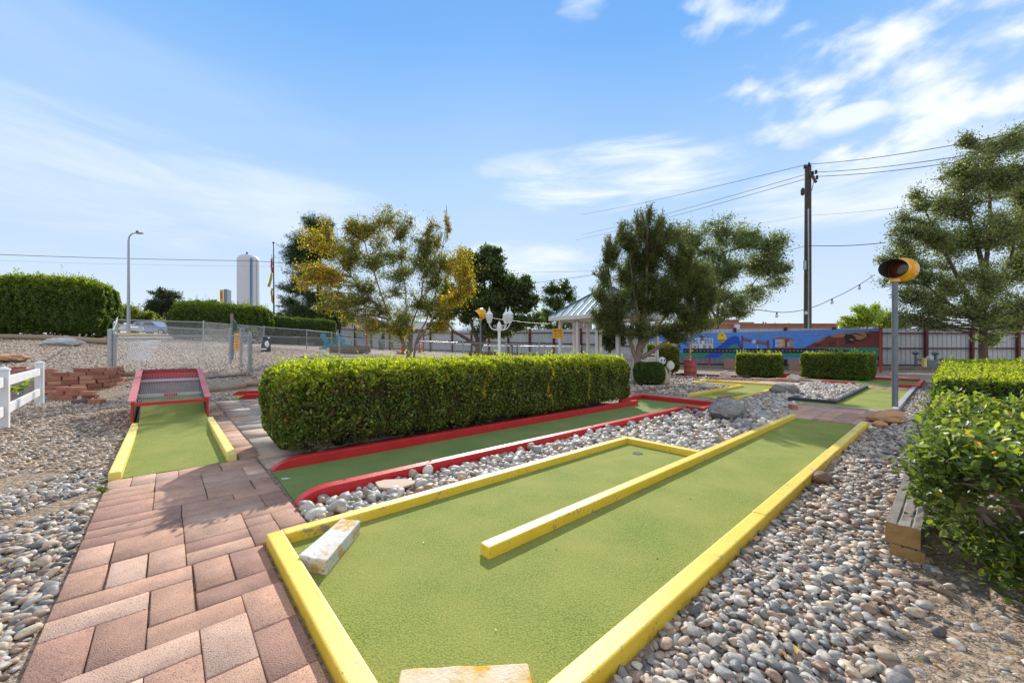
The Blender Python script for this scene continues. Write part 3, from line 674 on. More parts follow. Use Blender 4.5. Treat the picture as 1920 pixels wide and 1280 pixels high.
course('long red kerbed lane in shade below the clipped hedge', (.77, 3.5),
       [[(.77,3.5),(7.6,3.5),(7.6,3.2),(8.61,3.2),(8.61,4.96),(7.6,4.96),(7.6,4.5),(.79,4.5)]],
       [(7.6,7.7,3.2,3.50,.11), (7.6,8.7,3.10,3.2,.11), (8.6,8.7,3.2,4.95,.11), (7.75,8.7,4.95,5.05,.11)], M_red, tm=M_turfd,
       ends=[(0,0,.11,.76,7.6,3.40,3.50), (0,0,.11,.79,7.68,4.50,4.60)])
course('small yellow kerbed course with a hooked end beyond the boulder', (10, 3.4),
       [[(9.95,3.4),(14.8,3.4),(14.8,5.88),(13.66,5.88),(13.66,4.36),(9.95,4.36)]],
       [(9.9,13.7,4.35,4.44), (13.61,13.7,4.44,5.95), (13.7,14.85,5.86,5.95), (14.76,14.85,3.41,5.86), (10.15,14.85,3.32,3.41)], M_yel)
course('bright green lane between black kerb and grey kerb beside the signal post', (10.5, .75),
       [[(10.5,.75),(16.1,.75),(16.1,1.66),(11.1,1.66),(11.1,2.0),(11.62,2.46),(10.5,2.46)]],
       [(11.03,16.2,1.66,1.75), (11.03,11.12,1.75,2.45), (11.03,11.62,2.45,2.54), (10.45,16.95,.65,.75), (10.42,10.5,.78,2.50,.035)], M_blackp, mats={3: M_greyp, 4: M_greyp})
course('far red kerbed green course at the foot of the metal fence', (17.3, .7),
       [[(17.3,.7),(20.7,.7),(20.7,2.9),(17.3,2.9)]],
       [(17.15,20.8,.6,.7,.1), (20.7,20.8,.7,6.8,.1), (17.2,17.3,.7,1.15,.1), (17.2,17.3,2.1,3.0,.1), (19.3,19.4,4.3,6.3,.1)], M_red, tm=M_turfd)
course('narrow black kerbed lane near the red barrel', (17, 5.5),
       [[(17.2,4.9),(17.6,4.9),(17.6,8),(17.2,8)]], [(17.6,17.7,5.3,8.2,.1), (17.1,17.2,5.5,8.2,.1)], M_blackp)
# small red lane seen left of the hedge
def sm():
    a = GP(428, 741, .02); rt = root('golf_course', a, 'short red sided lane between ramp and long hedge', 'golf course', 'mini golf courses')
    d = np.array((.97, .22, 0)); nrl = np.array((-.22, .97, 0)); p = np.array(GP(430, 742, 0)); q = np.array(GP(443, 749, 0))
    MB().extr([p, p+d*2.5, q+d*2.5, q], (0, 0, .015)).build('turf', M_turf, rt)
    for b in (p, q):
        MB().extr([b, b+d*2.5, b+d*2.5+np.array((0,0,.12)), b+d*.2+np.array((0,0,.12))], nrl*.08).build('kerb', M_red, rt, bevel=.006)
sm()
# stone blocks at the tees
def tee_block(label, corners, z, mats, thick=.09):
    mb = MB(); P = [np.array(GP(x, y, z)) for x, y in corners]
    n = 7; top = []; rg = random.Random(len(label))
    for i in range(n+1):
        for j in range(3):
            t, s = i/n, j/2; q = (P[0]*(1-t)+P[1]*t)*(1-s)+(P[3]*(1-t)+P[2]*t)*s; q[2] += rg.uniform(-.004, .004); top.append(q)
    vs = top+[q-np.array((0, 0, thick)) for q in top]; o = len(top); fs = []
    for i in range(n):
        for j in range(2): a = i*3+j; fs.append((a, a+3, a+4, a+1)); fs.append((o+a, o+a+1, o+a+4, o+a+3))
        fs.append((i*3, o+i*3, o+i*3+3, i*3+3)); fs.append((i*3+2, i*3+5, o+i*3+5, o+i*3+2))
    fs.append((0, 1, 2, o+2, o+1, o)); fs.append((n*3, o+n*3, o+n*3+1, o+n*3+2, n*3+2, n*3+1))
    mb.add(vs, fs); tag(mb.build('stone_block', mats, bevel=.006), label, 'block', 'stone tee blocks')
tee_block('white chipped stone block lying in the corner of the yellow kerbs', [(640,971),(676,975),(612,1050),(560,1040)][::1], .095, pm('chipped_white_block', (.72,.69,.64), (.60,.55,.47), 6, .85, .8, 50, spots=(.62,.36,.08), sth=.55, ss=7, chips=(.42,.36,.28), cth=.68), .085)
tee_block('orange and white cracked stone block at the bottom edge', [(752,1252),(990,1242),(1010,1330),(735,1345)], .095, pm('cracked_orange_block', (.74,.62,.46), (.66,.42,.14), 9, .85, 1.0, 40, spots=(.75,.36,.03), sth=.52, ss=7), .085)

# ------------------------------------------------------------------ ramp course with net box
def ramp_course():
    rt = root('ramp_course', B(-.4, 5.2), 'ramp course with pale yellow kerbs rising into a red net-covered box', 'golf course', 'mini golf courses')
    vs = []; L = [(5.22,.012),(7.1,.013),(7.7,.045),(8.3,.11),(8.9,.20),(9.5,.31),(9.62,.32)]
    mb = MB()
    for v, z in L: vs += [B(-.33, v, z), B(.50, v, z)]
    for v, z in L: vs += [B(-.33, v, -.03), B(.50, v, -.03)]
    n = len(L); fs = [(2*i, 2*i+1, 2*i+3, 2*i+2) for i in range(n-1)]+[(2*n+2*i, 2*n+2*i+2, 2*n+2*i+3, 2*n+2*i+1) for i in range(n-1)]
    fs += [(2*i, 2*i+2, 2*n+2*i+2, 2*n+2*i) for i in range(n-1)]+[(2*i+1, 2*n+2*i+1, 2*n+2*i+3, 2*i+3) for i in range(n-1)]+[(0, 2*n, 2*n+1, 1), (2*n-2, 2*n-1, 4*n-1, 4*n-2)]
    mb.add(vs, fs); mb.build('turf', M_turf, rt, smooth=True)
    for (v0, v1, a, b) in ((5.20,8.42,-.415,-.325), (5.24,8.30,.49,.58)):
        k = MB().ubox(a, b, v0, v1, -.03, .085).build('kerb', M_yelpale, rt, bevel=.012)
    bx = M_red; v0, v1, z0, z1 = 8.43, 10.95, .40, .77
    for u, nm in ((-.425, 1), (.50, 1)):
        prof = [(v0, -.02), (v1, .1), (v1, z1), (v1-.35, z1-.01), (v0+.9, z0+.13), (v0, z0)]
        MB().extr([B(u, a, z) for a, z in prof], np.array(B(.03, 0, 0))).build('side_panel', bx, rt)
        MB().extr([B(u+(.031 if u < 0 else -.004), a, z-.02) for a, z in prof[2:]]+[B(u+(.031 if u < 0 else -.004), v0+.01, .03), B(u+(.031 if u < 0 else -.004), v1-.3, .1)], np.array(B(.003, 0, 0))).build('panel_lining', M_dark, rt)
        mbt = MB(); tp = [(v0-.01, z0), (v0+.9, z0+.13), (v1-.35, z1-.01), (v1+.01, z1+.005)]
        uo = u-.035 if u < 0 else u-.025
        for i in range(3):
            (a, za), (b, zb) = tp[i], tp[i+1]
            mbt.add([B(uo, a, za+.002), B(uo+.09, a, za+.002), B(uo+.09, b, zb+.002), B(uo, b, zb+.002), B(uo, a, za+.024), B(uo+.09, a, za+.024), B(uo+.09, b, zb+.024), B(uo, b, zb+.024)],
                    [(0,3,2,1),(4,5,6,7),(0,1,5,4),(1,2,6,5),(2,3,7,6),(3,0,4,7)])
        mbt.build('side_rail', pm('faded_red_board', (.60,.20,.19), (.52,.13,.13), 4, .6, .2, 60), rt)
    MB().beam(B(-.39, v0, z0-.035), B(.50, v0, z0-.035), .05, .05).build('front_bar', bx, rt)
    MB().ubox(-.39, .50, v1-.03, v1, .50, z1+.012).build('back_board', bx, rt)
    MB().ubox(-.41, .52, v1+.001, v1+.06, z1+.013, z1+.03).build('top_strip', M_blackp, rt)
    MB().extr([B(-.39, 10.35, .30), B(-.39, 10.35, .56), B(.49, 10.35, .56), B(.49, 10.35, .30)], np.array(B(0, .03, 0))).build('score_board', pm('faded_pink_board', (.46,.33,.32), (.38,.24,.24), 10, .8, spots=(.08,.12,.2), sth=.6), rt)
    for vv, zz in ((9.65, .36), (10.33, .585)):
        MB().ubox(-.39, .49, vv, vv+.07, zz, zz+.045).build('shelf_lip', M_whitep, rt)
    MB().ubox(-.39, .49, 9.72, 10.33, .27, .29).build('shelf', M_turf, rt)
    hl = MB(); hl.lathe([(.10, 0), (.085, .05)], B(.05, 9.6, .36), 14, ax=(0, 0, 1)); hl.build('hole_ring', bx, rt)
    nm = MB(); k = 40
    for i in range(k):
        u = -.385+.87*i/(k-1); nm.tube([B(u, v0, z0), B(u, v0+.9, z0+.12), B(u, v1-.36, z1-.03)], .0014, 3, cap=False)
    for i in range(16):
        t = i/29; v = v0+t*(v1-.36-v0); z = (z0+.12*min(1, (v-v0)/.9)) if v < v0+.9 else z0+.12+(z1-.03-z0-.12)*(v-v0-.9)/(v1-.36-v0-.9)
        nm.tube([B(-.385, v, z), B(.485, v, z)], .0010, 3, cap=False)
    nm.build('wire_net', M_wire, rt)
ramp_course()

# ------------------------------------------------------------------ hedges
def yel_seams(p, c):
    for us in (3.62, 5.05, 6.1):
        k = (np.abs(p[:, 0]-us-.05*np.sin(p[:, 2]*9)) < .035) & (p[:, 1] < 5.2) & (R.random(len(p)) < .8) & (p[:, 2] > .25+.25*(us < 4))
        c[k] = palette(k.sum(), [(.62,.48,.02),(.55,.46,.03)], [1,1])
    return c
GH = [(.11,.165,.025),(.155,.22,.035),(.24,.31,.065),(.065,.105,.02)]
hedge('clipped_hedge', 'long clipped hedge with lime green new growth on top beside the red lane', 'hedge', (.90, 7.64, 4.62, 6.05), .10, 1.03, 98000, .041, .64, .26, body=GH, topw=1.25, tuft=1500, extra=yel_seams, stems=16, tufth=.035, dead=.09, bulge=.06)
hedge('clipped_hedge', 'square clipped hedge nearest the red barrel under the mural', 'hedge', (19.15, 21.0, 5.9, 7.1), .03, .95, 26000, .045, .66, .16, body=GH, topw=.35, tuft=120, stems=5, group='square hedges under the mural') if False else None
def box_hedge(label, pxa, pxb, ybot, h, d0, d1, n):
    # facing the camera roughly, built in its own frame along the mural direction
    pa = np.array(W(pxa, ybot, d0)[:2]); pb = np.array(W(pxb, ybot, d1)[:2]); L = np.linalg.norm(pb-pa); a = (pb-pa)/L; b = np.array((-a[1], a[0]))
    global UX, UY
    return pa, a, L, b
def oriented_hedge(name, label, pxa, da, pxb, db, h, depth, n, ls, group=None, **kw):
    global UX, UY
    pa = np.array(((pxa-CX)/F*da, da)); pb = np.array(((pxb-CX)/F*db, db)); L = np.linalg.norm(pb-pa); a = (pb-pa)/L
    s = (UX, UY); UX, UY = a[0], a[1]
    u, v = toUV(pa[0], pa[1])
    g = Tz(*((pa+pb)/2))
    r_ = hedge(name, label, 'hedge', (u, u+L, v, v+depth), g+.02, g+h, n, ls, group=group, **kw)
    UX, UY = s; return r_
oriented_hedge('clipped_hedge', 'squarish clipped hedge under the mural, left of its neighbour', 1378, 16.9, 1466, 15.9, .98, 1.1, 24000, .05, group='square hedges under the mural', body=GH, topw=.45, tuft=100, stems=4, rr=.14)
oriented_hedge('clipped_hedge', 'wide clipped hedge under the mural with red kerb at its right', 1499, 16.2, 1626, 14.4, 1.03, 1.2, 30000, .05, group='square hedges under the mural', body=GH, topw=.35, tuft=100, stems=5, rr=.14)
def rt_top(u, v): return np.clip(.68+.024*(u-12), .66, .92)
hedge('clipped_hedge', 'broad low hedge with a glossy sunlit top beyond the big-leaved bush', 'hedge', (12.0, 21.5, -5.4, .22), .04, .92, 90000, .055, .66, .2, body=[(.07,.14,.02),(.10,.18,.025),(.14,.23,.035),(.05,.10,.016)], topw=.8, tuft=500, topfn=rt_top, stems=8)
DK = [(.075,.13,.024),(.11,.18,.03),(.16,.24,.045),(.05,.09,.018)]
oriented_hedge('round_bush', 'dark green rounded bush beside the cedar trunk', 1198, 12.4, 1254, 12.4, .78, .9, 14000, .05, body=DK, top=[(.06,.12,.02),(.05,.10,.02)], rr=.33, asp=.3, topw=.5, stems=3, dead=.01)
oriented_hedge('berry_bush', 'bush dotted with orange berries behind the gazebo railing', 1212, 17.3, 1281, 17.3, 1.42, 1.4, 16000, .06, body=GH, top=[(.30,.33,.06),(.4,.4,.1),(.2,.26,.05)], rr=.45, topw=.8, stems=4,
    extra=lambda p, c: (c.__setitem__(slice(None), np.where(((sn(p, 7, 5) > .55) & (R.random(len(p)) < .35))[:, None], np.array((.62,.13,.01)), c)), c)[1])
# left and rear hedges
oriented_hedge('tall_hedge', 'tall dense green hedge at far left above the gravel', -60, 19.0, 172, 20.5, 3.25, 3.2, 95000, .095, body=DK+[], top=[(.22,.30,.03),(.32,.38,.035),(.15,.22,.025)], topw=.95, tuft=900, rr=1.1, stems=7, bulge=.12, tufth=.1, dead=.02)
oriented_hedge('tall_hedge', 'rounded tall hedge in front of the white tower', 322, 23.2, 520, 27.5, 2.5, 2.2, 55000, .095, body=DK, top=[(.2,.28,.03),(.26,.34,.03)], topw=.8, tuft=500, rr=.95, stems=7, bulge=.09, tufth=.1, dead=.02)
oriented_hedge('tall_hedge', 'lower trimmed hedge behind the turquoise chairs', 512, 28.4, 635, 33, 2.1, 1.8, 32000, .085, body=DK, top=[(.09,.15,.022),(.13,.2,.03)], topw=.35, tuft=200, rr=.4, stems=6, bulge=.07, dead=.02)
# big-leaved bush at right
def big_bush():
    rt = root('leafy_shrub', B(3.86, -.25, 0), 'big-leaved shrub with thick twisted trunks at the right edge', 'shrub')
    mb = MB(); b0 = np.array(B(3.75, -.22, 0)); nodes = []
    tr = [[(3.75,-.22,-.03),(3.65,-.28,.15),(3.55,-.30,.32),(3.45,-.20,.50),(3.5,-.1,.66)], [(3.70,-.26,.10),(3.85,-.45,.30),(3.9,-.6,.5),(3.8,-.7,.68)],
          [(3.72,-.2,.05),(3.95,.0,.25),(4.2,.02,.45),(4.4,-.1,.62)], [(3.6,-.28,.22),(3.3,-.12,.36),(3.05,-.05,.45),(2.95,.0,.55)], [(3.72,-.18,.03),(3.5,.02,.12),(3.3,.08,.25),(3.2,.1,.38)],
          [(3.75,-.3,.08),(3.6,-.6,.25),(3.4,-.8,.45),(3.3,-.9,.6)], [(4.7,-.3,-.02),(4.75,-.3,.25),(4.9,-.25,.5),(5.0,-.2,.65)], [(4.7,-.3,.1),(4.5,-.5,.35),(4.4,-.7,.6)]]
    rs = [.062,.05,.045,.03,.024,.035,.045,.03]
    for t, r in zip(tr, rs):
        P = [np.array(B(*q)) for q in t]; Q = []
        for i in range(len(P)-1):
            for s in (0, .5): Q.append(P[i]*(1-s)+P[i+1]*s+(R.normal(0, .012, 3) if s else 0))
        Q.append(P[-1]); mb.tube(Q, list(np.linspace(r, r*.4, len(Q))), 10); nodes += Q[2:]
    P = []; nd = np.array(nodes)
    # twigs ending on the clipped shape, sparse in the lower front
    tips = []
    for i in range(900):
        u = R.uniform(2.72, 5.5); v = R.uniform(-1.75, .10); f = R.random()
        if f < .50: z = R.uniform(.72, .79)
        elif f < .80: z = R.uniform(.2, .8); v = R.uniform(-.06, .10)-.28*max(0, .62-z)
        elif f < .90: z = R.uniform(.60, .8); u = R.uniform(2.72, 3.1)
        else: z = R.uniform(.08, .5); u = R.uniform(3.9, 5)
        if z < .58 and v < -.02 and (u < 3.9 or R.random() < .6): continue
        if z < .30 and u < 3.1: continue
        tips.append(np.array(B(u, v, z)))
    for i in range(46): tips.append(np.array(B(R.uniform(3.0, 3.5), R.uniform(-.45, -.1), R.uniform(.06, .26))))
    for tp in tips:
        k = np.argmin(np.linalg.norm(nd-tp, axis=1)); s = nd[k]
        if random.random() < .35: mb.tube([s, (s+tp)/2+R.normal(0, .03, 3), tp], [.009, .006, .003], 5, cap=False)
        q = R.random((30, 1)); P.append(tp+(tp-s)*(-.25)*q+R.normal(0, .045, (30, 3)))
    P = np.vstack(P); P = P[P[:, 2] > .02]; n = len(P)
    mb.build('trunk', M_bark, rt, smooth=True)
    D = rnd3(n)+np.array((0, 0, .35)); Nn = rnd3(n)*.6+np.array((0, 0, 1.)); L = R.uniform(.028, .050, n)
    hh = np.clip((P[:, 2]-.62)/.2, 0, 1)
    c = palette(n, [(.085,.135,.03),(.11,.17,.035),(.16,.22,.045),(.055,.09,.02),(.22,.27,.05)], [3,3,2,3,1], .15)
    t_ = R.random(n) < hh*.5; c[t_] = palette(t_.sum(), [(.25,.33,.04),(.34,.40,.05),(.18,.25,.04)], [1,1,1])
    y_ = R.random(n) < .015; c[y_] = palette(y_.sum(), [(.6,.35,.05),(.5,.4,.05)], [1,1])
    # rounder leaf: 8 verts
    Dn = norm_rows(D); S = norm_rows(np.cross(Dn, Nn)); N2 = np.cross(S, Dn); Lc = L[:, None]; Wd = Lc*.62
    fr = [(0,0,0),(.22,.36,.10),(.55,.5,.16),(.86,.30,.12),(1.0,0,-.06),(.86,-.30,.12),(.55,-.5,.16),(.22,-.36,.10),(.5,0,0)]
    V = np.stack([P+Dn*Lc*a+S*Wd*b+N2*Wd*cz for a, b, cz in fr], 1).reshape(-1, 3)
    f = np.array([[0,1,2,8],[8,2,3,4],[8,4,5,6],[0,8,6,7]]); Fq = (np.arange(n)[:, None, None]*9+f[None]).reshape(-1, 4)
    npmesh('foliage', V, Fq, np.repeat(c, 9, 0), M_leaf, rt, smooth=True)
big_bush()
# railroad ties by the shrub
def tie(label, p, q, w_, h_, z):
    p = np.array((*p, z)); q = np.array((*q, z)); d = nrm(q-p); s = np.array((-d[1], d[0], 0)); n = 26; vs = []
    for i in range(n+1):
        t = i/n; c = p+(q-p)*t
        for (a, b) in ((-.5,-.5),(.5,-.5),(.5,.1),(.47,.5),(.18,.5),(.12,.44),(.06,.5),(-.2,.5),(-.26,.45),(-.31,.5),(-.5,.46)):
            vs.append(c+s*a*w_*(1+R.normal(0, .015))+np.array((0, 0, (b+.5)*h_*(1+R.normal(0, .02)))))
    k = 11; fs = [(i*k+j, (i+1)*k+j, (i+1)*k+(j+1) % k, i*k+(j+1) % k) for i in range(n) for j in range(k)]+[tuple(range(k)), tuple(n*k+j for j in range(k))[::-1]]
    m = MB().add(vs, fs, 0); m.m[-2] = 1
    tag(m.build('railroad_tie', [M_woodg, pm('cut_timber_end', (.45,.27,.10), (.30,.17,.06), 20, .9, .6, 60)]), label, 'timber', 'timbers by the shrub')
e0 = GP(1700, 1052); e1 = np.array(e0[:2])+np.array((UX, UY))*2.6
tie('lower railroad tie with an orange cut end by the big-leaved shrub', e0[:2], e1, .15, .11, -.03)
tie('cracked railroad tie lying on top of the other by the shrub', (e0[0]-.005, e0[1]+.02), e1+.02, .15, .12, .083)

# ------------------------------------------------------------------ trees
def tb(px, d): x = (px-CX)/F*d; return (x, d, Tz(x, d))
# cedar by the gazebo
cl_ = [(1305,510,24,30),(1318,550,24,30),(1290,590,34,30),(1322,610,22,22),(1280,520,28,36),(1240,560,34,36),(1217,405,9,22),(1212,440,20,40),(1195,420,10,26),(1240,425,12,28),(1165,440,11,26),(1140,470,10,26),(1270,450,14,26),(1225,480,26,40),(1190,490,26,40),(1180,455,22,34),(1245,450,24,36),(1150,480,22,32),(1130,520,16,30),(1170,520,30,36),(1215,500,34,40),(1262,500,34,42),(1125,560,20,30),(1160,575,32,34),
       (1210,570,36,38),(1260,565,40,42),(1300,540,32,40),(1325,575,26,36),(1300,600,36,30),(1250,620,38,24),(1200,620,34,24),(1150,615,30,22),(1120,595,20,20),(1330,555,18,30),(1290,480,18,22),(1140,600,26,24),(1225,535,34,34),(1275,635,26,16),(1190,545,30,30)]
tree('cedar_tree', 'dark green cedar with forked trunk in front of the gazebo roof', tb(1196, 13.4), 13.4,
     [[(1196,719),(1194,690),(1198,650),(1206,610),(1212,540),(1215,420)], [(1196,680),(1185,650),(1172,620),(1150,560),(1140,500)], [(1200,655),(1222,625),(1250,590),(1290,540)], [(1203,670),(1235,650),(1270,625),(1310,590)], [(1197,660),(1204,620),(1190,560),(1180,470)]],
     cl_, 185000, .062, [(.095,.135,.035),(.13,.17,.045),(.06,.09,.028),(.17,.19,.055),(.2,.15,.07)], [3,3,2,2,.5], asp=.40, twigs=34, mat=M_needle, bark=M_barkl, r0=.15, spread=.145, updir=.5, tw_r=.008)
# elm behind the mural
cl2 = [(1290,440,34,26),(1340,425,30,24),(1385,455,34,28),(1430,445,28,26),(1460,470,22,26),(1400,500,40,30),(1350,500,40,30),(1450,520,26,22),(1410,555,34,22),(1360,560,34,22),(1440,490,24,22),(1470,505,18,14),(1380,590,24,12),(1335,455,30,24),(1320,520,30,34),(1350,590,22,14)]
tree('elm_tree', 'loose green elm spreading between the cedar and the utility pole', tb(1345, 27), 27,
     [[(1345,660),(1345,600),(1350,540),(1370,470)], [(1346,610),(1390,560),(1430,510)], [(1345,600),(1310,540),(1300,460)]],
     split(cl2, 5, .6), 40000, .15, [(.16,.21,.09),(.21,.27,.12),(.28,.34,.17),(.10,.14,.06)], [3,3,2,2], asp=.45, twigs=11, r0=.15, spread=.36, bark=M_barkd, tw_r=.02)
# right elm
cl3 = [(1800,320,40,30),(1850,280,40,28),(1900,270,34,26),(1780,380,38,34),(1840,350,44,40),(1900,350,40,40),(1720,370,26,24),(1700,420,30,26),(1690,465,32,24),(1740,440,38,30),(1800,440,46,38),(1870,430,46,40),(1930,420,36,44),(1680,510,30,24),(1730,510,38,30),(1790,520,44,34),(1860,520,46,38),(1920,510,36,40),
       (1700,560,34,24),(1760,580,42,26),(1830,590,46,28),(1900,590,40,30),(1690,600,26,16),(1950,330,40,50),(1960,470,40,50),(1745,610,26,14),(1655,490,14,12),(1970,580,36,40),(1860,635,26,14),(1680,440,20,16),(1810,270,22,18)]
tree('elm_tree', 'tall airy elm at right rising above the metal fence', tb(1845, 17.6), 17.6,
     [[(1845,700),(1842,640),(1842,580),(1848,500),(1856,400),(1850,290)], [(1843,600),(1800,530),(1760,450),(1725,370)], [(1844,580),(1890,500),(1915,400)], [(1842,610),(1780,570),(1720,520)], [(1848,520),(1820,420),(1800,330)], [(1843,610),(1900,580),(1950,540)]],
     split(cl3, 5, .6), 125000, .092, [(.15,.20,.085),(.20,.25,.11),(.26,.31,.15),(.10,.13,.055),(.32,.34,.12)], [3,3,2,2,.5], asp=.5, twigs=12, r0=.18, spread=.34, bark=M_barkd, tw_r=.013)
# honey locust
cl4 = [(590,450,26,30,1),(575,500,26,24,1),(600,520,34,28,1),(640,480,34,30,2),(680,420,30,30,2),(720,430,30,34,2),(765,440,26,36,0),(800,430,16,20,2),(838,420,9,26,1),(820,470,26,34,2),(860,490,30,30,1),(880,540,24,26,1),(850,540,30,30,1),(700,480,40,34,0),(750,500,40,36,0),(800,520,36,36,0),
       (660,540,40,30,0),(620,560,30,24,2),(710,560,40,34,0),(770,570,40,34,0),(690,600,30,22,2),(740,620,34,20,2),(810,590,30,26,2),(835,610,24,18,1),(660,590,24,24,2),(560,530,18,14,1),(655,440,16,18,2),(610,430,14,20,1),(790,470,24,30,0)]
YO = [(.70,.44,.015),(.74,.54,.02),(.62,.34,.015),(.66,.58,.03)]
tree('locust_tree', 'multi-stemmed tree turning yellow and orange behind the long hedge', tb(770, 18.6), 18.6,
     [[(765,679),(755,640),(735,600),(705,570),(660,520),(620,470)], [(770,679),(768,640),(762,600),(760,540),(750,450)], [(775,679),(780,640),(800,600),(820,540),(835,430)], [(772,660),(772,610),(790,560),(800,470)], [(757,645),(725,580),(690,480),(670,400)], [(780,645),(810,600),(850,560),(875,530)]],
     split(cl4, 4, .62), 66000, .12, [(.12,.16,.035),(.085,.12,.03),(.17,.21,.045),(.22,.24,.045)], [3,3,2,1.5], asp=.27, twigs=12, r0=.10, spread=.30, droop=.55, bark=M_barkl, tw_r=.011, tint={1: (YO, .42), 2: (YO, .20), 0: (YO, .06)}, bare=34)
# pine
cl5 = [(585,425,22,20),(610,430,22,20),(600,455,36,20),(560,455,24,18),(550,480,28,18),(620,470,30,20),(570,510,36,20),(610,520,36,20),(550,540,28,16),(590,560,46,20),(630,570,40,18),(560,585,36,18),(600,595,46,16),(640,595,34,14),(655,560,24,16),(575,480,30,20),(540,565,22,14),(625,610,24,9)]
tree('pine_tree', 'dark pine standing behind the yellowing tree', tb(598, 42), 42, [[(598,650),(598,560),(596,480),(592,415)]], cl5, 80000, .26, [(.055,.10,.04),(.08,.135,.05),(.035,.065,.028)], [3,2,2], asp=.20, twigs=34, mat=M_needle, bark=M_barkd, r0=.35, spread=.19, updir=.3, tw_r=.03)
# dark mulberry
cl6 = [(880,480,22,20),(910,470,18,14),(935,466,12,9),(870,520,30,26),(915,510,30,26),(950,520,28,22),(890,560,38,28),(940,560,40,28),(980,560,26,26),(860,590,34,22),(910,600,40,20),(960,600,38,20),(1000,590,18,22),(840,560,20,24),(985,530,16,16),(935,625,30,10)]
tree('mulberry_tree', 'dark round-crowned tree behind the white lamp post', tb(898, 27), 27, [[(898,672),(898,650),(905,625),(915,580),(905,500)], [(898,650),(875,635),(850,620),(835,600)], [(899,648),(885,610),(870,560)], [(900,648),(925,610),(955,570)]],
     split(cl6, 3, .62), 60000, .18, [(.08,.12,.04),(.11,.155,.05),(.17,.225,.075),(.055,.08,.03)], [3,3,2,2], asp=.6, twigs=24, bark=M_barkd, r0=.30, spread=.26, tw_r=.02)
tree('broadleaf_tree', 'small green tree between dark tree and gazebo roof', tb(1045, 50), 50, [[(1045,655),(1045,600),(1045,550)]], [(1030,545,16,14),(1055,540,16,14),(1072,555,12,14),(1045,570,26,20),(1075,590,16,14),(1020,590,22,16),(1050,615,30,12)], 12000, .24, [(.07,.12,.03),(.11,.17,.05),(.05,.08,.02)], [3,2,2], asp=.6, twigs=16, r0=.25, spread=.2, bark=M_barkd, tw_r=.03)
tree('broadleaf_tree', 'short tree seen through the gazebo posts', tb(1142, 22.5), 22.5, [[(1142,668),(1142,645),(1145,620)]], [(1135,630,14,14),(1155,625,16,16),(1148,645,18,8),(1165,640,10,8)], 8000, .12, [(.07,.09,.035),(.05,.07,.025),(.12,.13,.05)], [3,2,2], asp=.5, twigs=16, r0=.1, spread=.2, bark=M_barkd)
LG = [(.26,.36,.05),(.34,.42,.06),(.18,.26,.04)]
tree('bright_shrub_tree', 'bright yellow-green tree behind the fence beside the mural', tb(1630, 38), 38, [[(1625,660),(1625,620),(1630,590)], [(1625,630),(1660,600)]], [(1600,605,24,14),(1630,590,26,18),(1665,600,26,20),(1690,610,20,14),(1585,612,14,8)], 15000, .2, LG, [3,2,2], asp=.5, twigs=16, r0=.2, spread=.2)
tree('bright_shrub_tree', 'bright green tree behind the fence at the right edge', tb(1900, 34), 34, [[(1900,665),(1900,620),(1905,600)]], [(1890,600,26,20),(1920,590,30,26),(1870,610,16,12)], 10000, .2, LG, [3,2,2], asp=.5, twigs=14, r0=.2, spread=.2)
OL = [(.10,.13,.045),(.07,.09,.035),(.16,.19,.06)]
tree('distant_pine', 'rounded olive pine beyond the parked cars', tb(308, 70), 70, [[(308,640),(308,590),(310,560)]], [(310,553,24,10),(295,572,22,12),(325,575,24,12),(285,588,22,10),(315,595,36,12),(345,592,16,10),(270,592,12,6)], 26000, .42, [(.035,.055,.025),(.05,.075,.032),(.07,.09,.04)], [3,2,2], asp=.3, twigs=18, r0=.4, spread=.2, tw_r=.05, mat=M_needle)
tree('distant_tree', 'low olive tree behind the hedge left of the tower', tb(380, 75), 75, [[(380,640),(380,590)]], [(365,580,22,10),(390,572,20,8),(410,582,16,8),(350,592,20,8)], 18000, .42, OL, [3,2,2], asp=.5, twigs=16, r0=.3, spread=.2, tw_r=.05)
tree('distant_tree', 'yellow-green tree at the edge of the tall left hedge', tb(250, 55), 55, [[(250,640),(250,600)]], [(245,590,18,14),(270,600,24,14),(300,612,26,9),(235,605,14,14)], 20000, .34, [(.20,.25,.04),(.14,.19,.035),(.28,.30,.05)], [3,2,2], asp=.5, twigs=14, r0=.25, spread=.2, tw_r=.04)
tree('distant_tree', 'small ragged tree beside the flagpole foot', tb(530, 60), 60, [[(530,640),(530,600)]], [(522,598,14,8),(540,600,14,7)], 3000, .35, OL, [3,2,2], asp=.5, twigs=12, r0=.2, spread=.2, tw_r=.04)
tree('distant_tree', 'olive scrub tree right of the white wall', tb(812, 65), 65, [[(812,640),(812,618)]], [(800,612,16,8),(825,610,16,9),(780,615,12,6)], 5000, .35, OL, [3,2,2], asp=.5, twigs=12, r0=.2, spread=.2, tw_r=.04)

